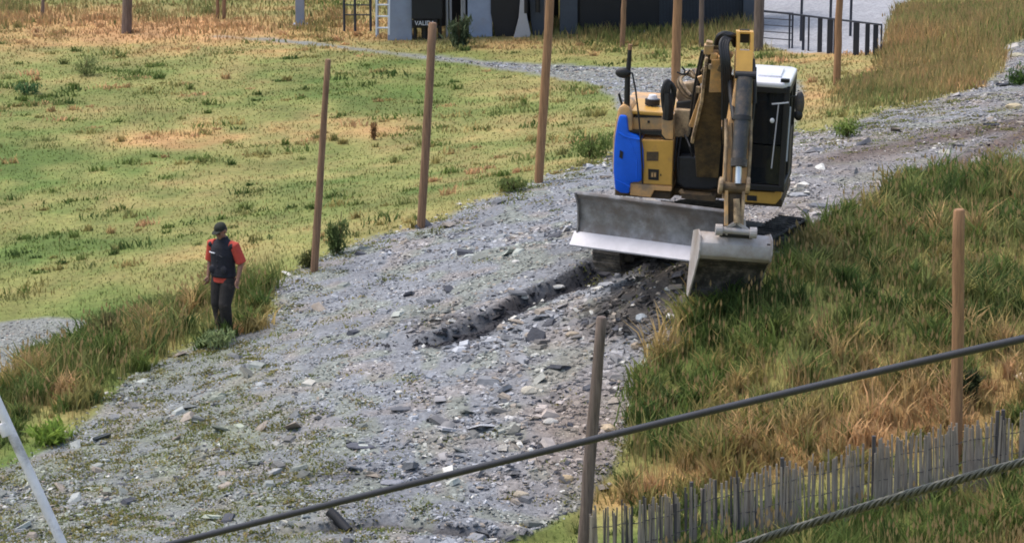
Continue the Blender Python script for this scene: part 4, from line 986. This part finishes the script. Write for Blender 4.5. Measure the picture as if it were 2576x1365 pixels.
for u_, v_ in ((1808,577),(1894,585)): mb.tube([LF(u_-9,v_,-3.42), LF(u_+9,v_+1,-3.42)], .085, 14)
mb.bar(LF(1850,560,-3.4), LF(1818,578,-3.42), .06, .05); mb.bar(LF(1855,560,-3.4), LF(1885,582,-3.42), .06, .05)
mb.build('coupler_frame', M['bucket'], ex, bevel=.008)
for u_ in (1825, 1872): MB().bar(LF(u_,552,-3.36), LF(u_+2,590,-3.38), .03, .1, up=(0,-1,0)).build('coupler_ear', M['bucket'], ex, bevel=.006)
# bucket
bc = LF(1852, 598, -3.36)
MBk = Matrix.Translation(bc) @ Matrix.Rotation(math.radians(6.0), 4, 'Z') @ Matrix.Rotation(math.radians(3.4), 4, 'Y')
out = [(.16, .03), (.03, -.02), (-.045, -.10), (-.07, -.22), (-.055, -.29), (.01, -.355), (.13, -.42), (.30, -.56), (.42, -.74), (.50, -1.03)]
inn = [(y_ + .03, z_ - .005 if i == 0 else z_ + .012) for i, (y_, z_) in enumerate(out)]
HWB = .54
bk = MB().prism(out[:6] + inn[:6][::-1], -HWB, HWB, MBk).build('bucket', M['bucket'], ex, bevel=.004, smooth=True)
MB().prism(out[5:] + inn[5:][::-1], -HWB, HWB - .002, MBk).build('shaded_muddy_floor', M['track'], bk, smooth=True)  # dark lower shell: mud, with shade of the curled-under side put into the colour
for s_ in (-1, 1):
    a0, a1 = (-HWB - .022, -HWB + .004) if s_ < 0 else (HWB - .004, HWB + .022)
    MB().prism([(-.01, .0), (-.06, -.10), (-.085, -.22)] + ([(-.06, -.34), (.45, -1.10)] if s_ < 0 else [(-.04, -.32), (.16, -.44), (.32, -.56), (.44, -.74)]) + [(.56, -1.10), (.60, -.9), (.62, -.45), (.58, -.05), (.2, .05)], a0, a1, MBk).build('cheek_plate', M['bucket'], bk, bevel=.004)
MB().prism([(.42, -.93), (.53, -1.07), (.56, -1.07), (.46, -.93)], -HWB - .01, HWB + .01, MBk).build('cutting_edge', M['blade_steel'], bk)
MB().box((.49, -.055, -.055), (.05, .02, .02), MBk).build('stamp', M['black'], bk)
MB().box((0, .12, .015), (.5, .16, .05), MBk).build('mount_plate', M['rubber'], bk, bevel=.01)
# cab
cab_y0, cab_y1 = -1.18, .42
cz0 = LH(1930, 478, cab_y0).z; cz1 = LH(1930, 222, cab_y0).z
cx0 = LH(1872, 400, cab_y0).x; cx1 = LH(1965, 300, cab_y0).x + .06
cbm = MB()
for x_, y_ in ((cx0, cab_y0), (cx1, cab_y0), (cx0, cab_y1), (cx1, cab_y1)):
    cbm.bar((x_, y_ + (0 if y_ > 0 else .0), cz0), (x_ , y_ + (.10 if y_ < 0 else -.06), cz1), .085, .085, MH, up=(0, 1, 0))
cbm.bar((cx1, -.28, cz0), (cx1, -.28, cz1), .07, .09, MH, up=(0,1,0))
for zz, tk, o_ in ((cz0 + .04, .12, 0), (cz1 - .03, .12, .08)):
    cbm.bar((cx0, cab_y0 + o_, zz), (cx1, cab_y0 + o_, zz), tk, .09, MH); cbm.bar((cx0, cab_y1 - o_*.6, zz), (cx1, cab_y1 - o_*.6, zz), tk, .09, MH)
    cbm.bar((cx0, cab_y0 + o_, zz), (cx0, cab_y1, zz), .09, tk, MH); cbm.bar((cx1, cab_y0 + o_, zz), (cx1, cab_y1, zz), .09, tk, MH)
cbm.box(((cx0+cx1)/2, (cab_y0+cab_y1)/2, cz0 + .03), (cx1 - cx0 - .05, cab_y1 - cab_y0 - .05, .1), MH)
cbm.box((cx1 + .005, .07, cz0 + .42), (.05, .66, .75), MH); cbm.box(((cx0+cx1)/2, cab_y1 - .02, cz0 + .42), (cx1 - cx0, .05, .8), MH)
cab = cbm.build('cab', M['black'], ex, bevel=.012)
def pane(name, a, b_, c, d): 
    A4 = [Vector(q) for q in (a, b_, c, d)]; n_ = (A4[1] - A4[0]).cross(A4[3] - A4[0]).normalized() * .006
    MB().add([q + n_ for q in A4] + [q - n_ for q in A4], [(0,1,2,3),(7,6,5,4),(0,4,5,1),(1,5,6,2),(2,6,7,3),(3,7,4,0)], MH).build(name, M['glass'], cab)
yy0 = cab_y0 + .01
pane('windscreen', (cx0+.04, yy0+.03, cz0+.72), (cx1-.04, yy0+.03, cz0+.72), (cx1-.04, yy0+.10, cz1-.09), (cx0+.04, yy0+.10, cz1-.09))
pane('lower_windscreen', (cx0+.04, yy0, cz0+.1), (cx1-.04, yy0, cz0+.1), (cx1-.04, yy0+.03, cz0+.70), (cx0+.04, yy0+.03, cz0+.70))
pane('rear_window', (cx0+.04, cab_y1, cz0+.82), (cx1-.04, cab_y1, cz0+.82), (cx1-.04, cab_y1-.05, cz1-.09), (cx0+.04, cab_y1-.05, cz1-.09))
pane('side_window', (cx0, yy0+.08, cz0+.12), (cx0, cab_y1-.06, cz0+.12), (cx0, cab_y1-.1, cz1-.09), (cx0, yy0+.14, cz1-.09))
pane('door_window', (cx1, yy0+.08, cz0+.12), (cx1, -.33, cz0+.12), (cx1, -.33, cz1-.09), (cx1, yy0+.14, cz1-.09))
pane('quarter_window', (cx1, -.23, cz0+.82), (cx1, cab_y1-.05, cz0+.82), (cx1, cab_y1-.1, cz1-.09), (cx1, -.23, cz1-.09))
rf = MB(); rp = [(cx0-.05, cab_y0+.02), (cx1-.05, cab_y0+.0), (cx1+.05, cab_y0+.16), (cx1+.05, cab_y1-.1), (cx1-.04, cab_y1+.06), (cx0-.05, cab_y1+.06)]
rf.prism(rp, cz1 + .0, cz1 + .10, MH, axis='z'); ro = rf.build('cab_roof', M['roof'], cab, bevel=.045, seg=4, smooth=True)
MB().box(((cx0+cx1)/2 - .02, -.35, cz1 + .112), ((cx1-cx0)*.62, .75, .05), MH).build('roof_hatch', M['roof'], ro, bevel=.02, seg=3)
MB().box(((cx0+cx1)/2 + .26, cab_y0 + .07, cz1 + .125), (.14, .09, .055), MH).build('roof_lamp', M['black'], ro, bevel=.01)
MB().bar((cx1 - .17, cab_y0 - .015, cz0 + .35), (cx1 - .12, cab_y0 + .05, cz1 - .25), .018, .018, MH).build('wiper', M['edge_steel'], cab)
MB().bar((cx1 + .05, cab_y0 + .12, cz0 + .45), (cx1 + .06, cab_y0 + .18, cz1 - .3), .022, .022, MH).build('door_rail', M['white'], cab)
MB().bar((cx1 - .22, cab_y0 - .03, cz1 - .24), (cx1 + .04, cab_y0 - .03, cz1 - .20), .018, .018, MH).build('grab_handle', M['white'], cab)
MB().sphere((cx1 - .20, cab_y0 - .02, cz1 - .50), (.035, .02, .04), MH).build('wiper_motor', M['white'], cab)
mr_ = MB(); pm = LH(2011, 258, cab_y0 + .15); mr_.sphere((pm.x, pm.y, pm.z - .02), (.075, .05, .20), MH, 14, 10); mo = mr_.build('mirror', M['cyl'], ex, smooth=True)
MB().bar((cx1, cab_y0 + .12, cz1 - .15), (pm.x, pm.y + .02, pm.z + .1), .025, .025, MH).build('mirror_arm', M['black'], mo)
MB().sphere((pm.x - .01, pm.y, pm.z - .2), (.07, .06, .09), MH).build('side_lamp', M['black'], mo, smooth=True)
# yellow step under the cab
hp([(1872,480),(1947,484),(1966,470),(1964,498),(1950,514),(1872,508)], -1.15, -.3, 'cab_step', 'yellow_bright', .012)
hp([(1878,491),(1903,493),(1903,506),(1878,504)], -1.162, -1.148, 'dark_decal', 'rubber', .001)
# seat and controls
smx = (cx0 + cx1) / 2
mb = MB(); mb.box((smx, -.25, cz0 + .48), (.46, .48, .14), MH); mb.box((smx, .05, cz0 + .85), (.44, .12, .66), MH, rot=(-.1, 0, 0)); mb.box((smx, -.2, cz0 + .24), (.34, .36, .36), MH)
for s_ in (-1, 1): mb.box((smx + s_ * .28, -.28, cz0 + .62), (.09, .4, .07), MH)
mb.build('seat', M['rubber'], cab, bevel=.03)
for s_ in (-1, 1): MB().tube([(smx + s_ * .28, -.46, cz0 + .62), (smx + s_ * .27, -.5, cz0 + .82)], [.015, .025], 8, MH).build('joystick', M['black'], cab)
# left hand post, mirror, rail
pk = MB(); pk.tube([LH(1576,290,-1.0), LH(1578,200,-1.0), LH(1584,125,-1.0)], [.05, .045, .032], 10, MH); po = pk.build('mirror_post', M['black'], ex, smooth=True)
MB().tube([LH(1584,126,-1.0), LH(1585,112,-1.0)], .035, 8, MH).build('post_tip', M['wood_orange'], po)
pm = LH(1567, 184, -1.02); MB().sphere(pm[:], (.125, .06, .085), MH, 14, 8).build('mirror', M['black'], po, smooth=True)
MB().tube([LH(1590,184,-1.05), LH(1598,225,-1.08), LH(1606,290,-1.15), LH(1611,350,-1.19), LH(1615,420,-1.2), LH(1616,462,-1.19)], .014, 8, MH).build('handrail', M['black'], ex, smooth=True)
MB().tube([LH(1590,186,-1.05), LH(1580,178,-1.0)], .014, 8, MH).build('rail_bracket', M['black'], ex)
mb = MB(); p = LH(1641, 254, -.45); mb.tube([p + Vector((0,0,-.06)), p + Vector((0,0,.03))], .12, 18, MH); mb.build('cap_base', M['rubber'], ex)
MB().tube([p + Vector((0,0,.03)), p + Vector((0,0,.10))], [.085, .06], 18, MH).build('white_cap', M['white'], ex, bevel=.01)
p = LH(1566, 268, -.9); MB().tube([p, p + Vector((-.04, 0, .10)), p + Vector((-.07, 0, .2))], .02, 8, MH).build('small_handle', M['black'], ex)

# ---------------------------------------------------------------- people
def rem(mb, name, mat, parent, vox=.008, sm=4):
    o = mb.build(name, mat, parent); m = o.modifiers.new('r', 'REMESH'); m.mode = 'VOXEL'; m.voxel_size = vox
    s_ = o.modifiers.new('s', 'SMOOTH'); s_.iterations = sm; s_.factor = .5
    dg = bpy.context.evaluated_depsgraph_get(); me = bpy.data.meshes.new_from_object(o.evaluated_get(dg)); o.modifiers.clear(); o.data = me
    for p in me.polygons: p.use_smooth = True
    return o
def rings(mb, R, n=20, mat=None):
    """R: (x, y, z, rx, ry) horizontal elliptical sections"""
    vs = []; fs = []
    for (x_, y_, z_, a, b_) in R:
        for k in range(n): t = 2 * math.pi * k / n; vs.append((x_ + a * math.cos(t), y_ + b_ * math.sin(t), z_))
    for i in range(len(R) - 1):
        for k in range(n): fs.append((i*n+k, i*n+(k+1)%n, (i+1)*n+(k+1)%n, (i+1)*n+k))
    fs += [tuple(range(n))[::-1], tuple((len(R)-1)*n + k for k in range(n))]
    return mb.add(vs, fs, mat)
def hand(mb, wr, el, side, fwd=Vector((0,-1,0)), curl=.5):
    d = (wr - el).normalized(); palm = wr + d * .09
    thumbdir = (fwd - d * fwd.dot(d)).normalized(); nrm = d.cross(thumbdir).normalized() * side
    mb.tube([wr - d * .01, wr + d * .04, palm], [.024, .032, .03], 10)
    for w_ in (-.02, 0, .02): mb.tube([wr + d * .02 + thumbdir * w_ * .7, palm + thumbdir * w_], .016, 8)
    for k, (o_, L_) in enumerate(((.030, .070), (.010, .080), (-.010, .074), (-.030, .058))):
        b0 = palm + thumbdir * o_; c = curl * (1 + .15 * k)
        b1 = b0 + (d * math.cos(c * .5) + nrm * math.sin(c * .5)) * L_ * .42; b2 = b1 + (d * math.cos(c * 1.1) + nrm * math.sin(c * 1.1)) * L_ * .33; b3 = b2 + (d * math.cos(c * 1.7) + nrm * math.sin(c * 1.7)) * L_ * .25
        mb.tube([b0 - d * .02, b0, b1, b2, b3], [.010, .0098, .0088, .008, .0065], 8)
    t0 = wr + d * .025 + thumbdir * .022; t1 = t0 + (thumbdir * .7 + d * .7 + nrm * .3) * .035; t2 = t1 + (d * .9 + thumbdir * .25 + nrm * .3) * .03; t3 = t2 + (d + nrm * .3) * .02
    mb.tube([t0, t1, t2, t3], [.014, .012, .0105, .008], 8)
def head(mb, c, tilt):
    R = Matrix.Translation(c) @ Matrix.Rotation(tilt, 4, 'X')
    mb.sphere((0, .012, .035), (.076, .098, .098), R, 20, 14); mb.sphere((0, -.02, -.045), (.058, .068, .075), R, 16, 12); mb.sphere((0, -.062, -.092), (.028, .022, .022), R)
    mb.tube([(0, -.088, .018), (0, -.103, -.008), (0, -.108, -.028)], [.010, .012, .017], 8, R)
    mb.sphere((0, -.083, .038), (.05, .016, .012), R); mb.tube([(-.024, -.080, -.058), (0, -.090, -.056), (.024, -.080, -.058)], .0085, 8, R)
    for s_ in (-1, 1): mb.sphere((s_ * .078, .012, -.005), (.010, .02, .032), R); mb.sphere((s_ * .036, -.068, -.016), (.02, .018, .018), R)
    return R
def eyes(R, root, mat):
    mb = MB()
    for s_ in (-1, 1): mb.sphere((s_ * .031, -.084, .014), (.014, .008, .007), R, 10, 6)
    mb.build('eyes', mat, root)
pp = hit(566, 846)
man = empty('person', (pp.x, pp.y, pp.z + .03), (0, 0, math.radians(-30))); man.scale = (1.16, 1.12, 1.06)
tag(man, 'standing man in dark vest over red T-shirt, dark trousers and cap, looking down', 'person')
V3 = Vector
sk = MB()
J = dict(shL=V3((-.185,.0,1.44)), shR=V3((.19,.0,1.44)), elL=V3((-.245,.03,1.16)), elR=V3((.27,.05,1.17)), wrL=V3((-.235,-.05,.92)), wrR=V3((.27,-.05,.93)),
         hL=V3((-.09,0,.93)), hR=V3((.09,0,.93)), kL=V3((-.10,-.03,.51)), kR=V3((.075,-.09,.51)), aL=V3((-.095,.05,.10)), aR=V3((.06,-.02,.10)))
rings(sk, [(0,0,.86,.13,.09),(0,0,.95,.155,.10),(0,-.01,1.08,.135,.09),(0,-.01,1.22,.15,.10),(0,0,1.34,.165,.105),(0,.0,1.43,.15,.09),(0,0,1.49,.07,.06)])
sk.tube([(0,.01,1.44),(0,-.005,1.53),(0,-.03,1.60)], [.06,.055,.055], 14)
hc = V3((0, -.055, 1.655)); HR = head(sk, hc, math.radians(24))
for s_, a, b_, c in ((-1,'shL','elL','wrL'),(1,'shR','elR','wrR')):
    A_, B_, C_ = J[a], J[b_], J[c]
    sk.tube([A_*.85+V3((0,0,1.44))*.15, A_, A_.lerp(B_,.3), B_, B_.lerp(C_,.3), C_], [.06,.058,.05,.04,.041,.026], 14); hand(sk, C_, B_, -s_ if s_ > 0 else 1, curl=.7)
for a, b_, c in (('hL','kL','aL'),('hR','kR','aR')):
    A_, B_, C_ = J[a], J[b_], J[c]; sk.tube([A_+V3((0,0,.03)), A_.lerp(B_,.4), B_, B_.lerp(C_,.35), C_], [.085,.078,.055,.052,.036], 14)
    sk.tube([C_, C_ + V3((0,-.02,-.05)), C_ + V3((0,-.13,-.07))], [.038,.04,.03], 12)
rem(sk, 'body', M['skin'], man, .0062, 3); eyes(HR, man, M['black'])
mb = MB(); mb.sphere((0, .03, .012), (.081, .090, .075), HR, 16, 12); rem(mb, 'hair', M['black'], man, .007)
mb = MB(); mb.sphere((0, .010, .065), (.083, .104, .078), HR, 20, 12); mb.prism([(-.062,-.06),(-.060,-.12),(-.038,-.165),(0,-.175),(.038,-.165),(.060,-.12),(.062,-.06)], .048, .06, HR, axis='z'); rem(mb, 'cap', M['cap'], man, .006, 2)
mb = MB(); rings(mb, [(0,-.005,.855,.178,.132),(0,-.005,.93,.175,.130),(0,-.01,1.1,.155,.115),(0,-.005,1.3,.178,.122),(0,0,1.42,.165,.105),(0,0,1.50,.085,.075)])
for s_, a, b_ in ((-1,'shL','elL'),(1,'shR','elR')):
    A_, B_ = J[a], J[b_]; mb.tube([A_*.7+V3((0,0,1.44))*.3, A_, A_.lerp(B_,.5), A_.lerp(B_,1.0)], [.075,.080,.078,.08], 14)
rem(mb, 'tee_shirt', M['tee'], man, .008, 3)
mb = MB(); rings(mb, [(0,-.005,.935,.185,.148),(0,-.008,.96,.196,.156),(0,-.01,1.1,.182,.145),(0,-.008,1.28,.198,.15),(0,0,1.40,.192,.135),(0,.0,1.475,.14,.105),(0,-.005,1.53,.085,.085),(0,-.01,1.565,.078,.08)])
for s_ in (-1, 1): mb.sphere((s_*.10, -.135, 1.06), (.06,.03,.07)); mb.sphere((s_*.175, 0, 1.43), (.065,.092,.062))
for zz in (1.02, 1.11, 1.2, 1.29): mb.tube([(-.19,0,zz),(0,-.155,zz),(.19,0,zz)], .012, 8)
vs_ = rem(mb, 'vest', M['vest'], man, .008, 3)
MB().tube([(-.15,-.128,1.33),(-.09,-.150,1.325),(-.04,-.156,1.325)], .009, 6).build('chest_stripe', M['white'], vs_)
MB().tube([(.03,-.158,1.30),(.08,-.152,1.275)], .007, 6).build('chest_stripe', M['cyl'], vs_)
mb = MB(); rings(mb, [(0,0,.83,.155,.115),(0,0,.90,.172,.122),(0,0,.97,.165,.115)])
for a, b_, c in (('hL','kL','aL'),('hR','kR','aR')):
    A_, B_, C_ = J[a], J[b_], J[c]; mb.tube([A_+V3((0,0,.0)), A_.lerp(B_,.25), A_.lerp(B_,.6), B_+V3((0,-.006,0)), B_.lerp(C_,.4), B_.lerp(C_,.8), C_+V3((0,0,.03))], [.105,.112,.104,.092,.085,.078,.086], 14)
    mb.tube([B_+V3((-.05,-.05,.04)), B_+V3((.0,-.08,.03)), B_+V3((.05,-.05,.05))], .02, 8); mb.tube([C_+V3((-.05,-.03,.10)), C_+V3((0,-.07,.09)), C_+V3((.05,-.03,.11))], .02, 8)
rem(mb, 'trousers', M['trousers'], man, .008, 3)
for c in ('aL', 'aR'):
    C_ = J[c]; mb = MB(); mb.tube([C_+V3((0,.0,.09)), C_+V3((0,0,0)), C_+V3((0,-.01,-.04))], [.062,.06,.062], 14); mb.tube([C_+V3((0,.045,-.055)), C_+V3((0,-.06,-.05)), C_+V3((0,-.15,-.065)), C_+V3((0,-.18,-.075))], [.045,.05,.045,.03], 14)
    mb.box(C_+V3((0,-.06,-.10)), (.095,.28,.03)); rem(mb, 'boot', M['boot'], man, .008, 2)
# seated operator
def H2W(p): return RM @ (MH @ Vector(p))
op = H2W((smx, -.22, cz0 + .08)); opr = empty('person', op, (0, ROLL, math.radians(-9)))
tag(opr, 'operator in dark clothes seated behind the glass of the excavator cab', 'person')
sk = MB(); Jo = dict(shL=V3((-.18,.03,1.05)), shR=V3((.18,.03,1.05)), elL=V3((-.25,-.06,.80)), elR=V3((.25,-.06,.80)), wrL=V3((-.27,-.26,.80)), wrR=V3((.27,-.26,.80)), hL=V3((-.09,.02,.52)), hR=V3((.09,.02,.52)), kL=V3((-.13,-.42,.55)), kR=V3((.13,-.42,.55)), aL=V3((-.13,-.5,.14)), aR=V3((.13,-.5,.14)))
rings(sk, [(0,.02,.46,.13,.09),(0,.03,.6,.15,.10),(0,.04,.8,.145,.1),(0,.04,.95,.165,.105),(0,.03,1.04,.15,.09),(0,.02,1.10,.07,.06)]); sk.tube([(0,.03,1.05),(0,.01,1.15),(0,-.01,1.2)], [.06,.055,.055], 14)
HR2 = head(sk, V3((0,-.02,1.26)), math.radians(16))
for s_, a, b_, c in ((-1,'shL','elL','wrL'),(1,'shR','elR','wrR')):
    A_, B_, C_ = Jo[a], Jo[b_], Jo[c]; sk.tube([A_, A_.lerp(B_,.4), B_, B_.lerp(C_,.4), C_], [.056,.05,.042,.04,.027], 12); hand(sk, C_, B_, s_, fwd=V3((0,0,1)), curl=1.1)
for a, b_, c in (('hL','kL','aL'),('hR','kR','aR')):
    A_, B_, C_ = Jo[a], Jo[b_], Jo[c]; sk.tube([A_, A_.lerp(B_,.5), B_, B_.lerp(C_,.4), C_, C_+V3((0,-.12,-.06))], [.085,.078,.058,.052,.038,.03], 12)
rem(sk, 'body', M['skin'], opr, .008, 3); eyes(HR2, opr, M['black'])
mb = MB(); rings(mb, [(0,.02,.47,.165,.13),(0,.03,.65,.17,.13),(0,.04,.9,.185,.13),(0,.03,1.05,.165,.11),(0,.02,1.11,.08,.07)])
for a, b_, c in (('shL','elL','wrL'),('shR','elR','wrR')): mb.tube([Jo[a], Jo[a].lerp(Jo[b_],.5), Jo[b_], Jo[b_].lerp(Jo[c],.6)], [.072,.066,.058,.048], 12)
rem(mb, 'jacket', M['vest'], opr, .009)
mb = MB()
for a, b_, c in (('hL','kL','aL'),('hR','kR','aR')): mb.tube([Jo[a], Jo[a].lerp(Jo[b_],.5), Jo[b_], Jo[b_].lerp(Jo[c],.5), Jo[c]], [.105,.095,.078,.068,.062], 12)
rem(mb, 'trousers', M['trousers'], opr, .009)
mb = MB(); mb.sphere((0, .02, .04), (.083, .102, .088), HR2, 16, 12); rem(mb, 'hair', M['black'], opr, .008)
print('grass', NG, 'stones', NS)
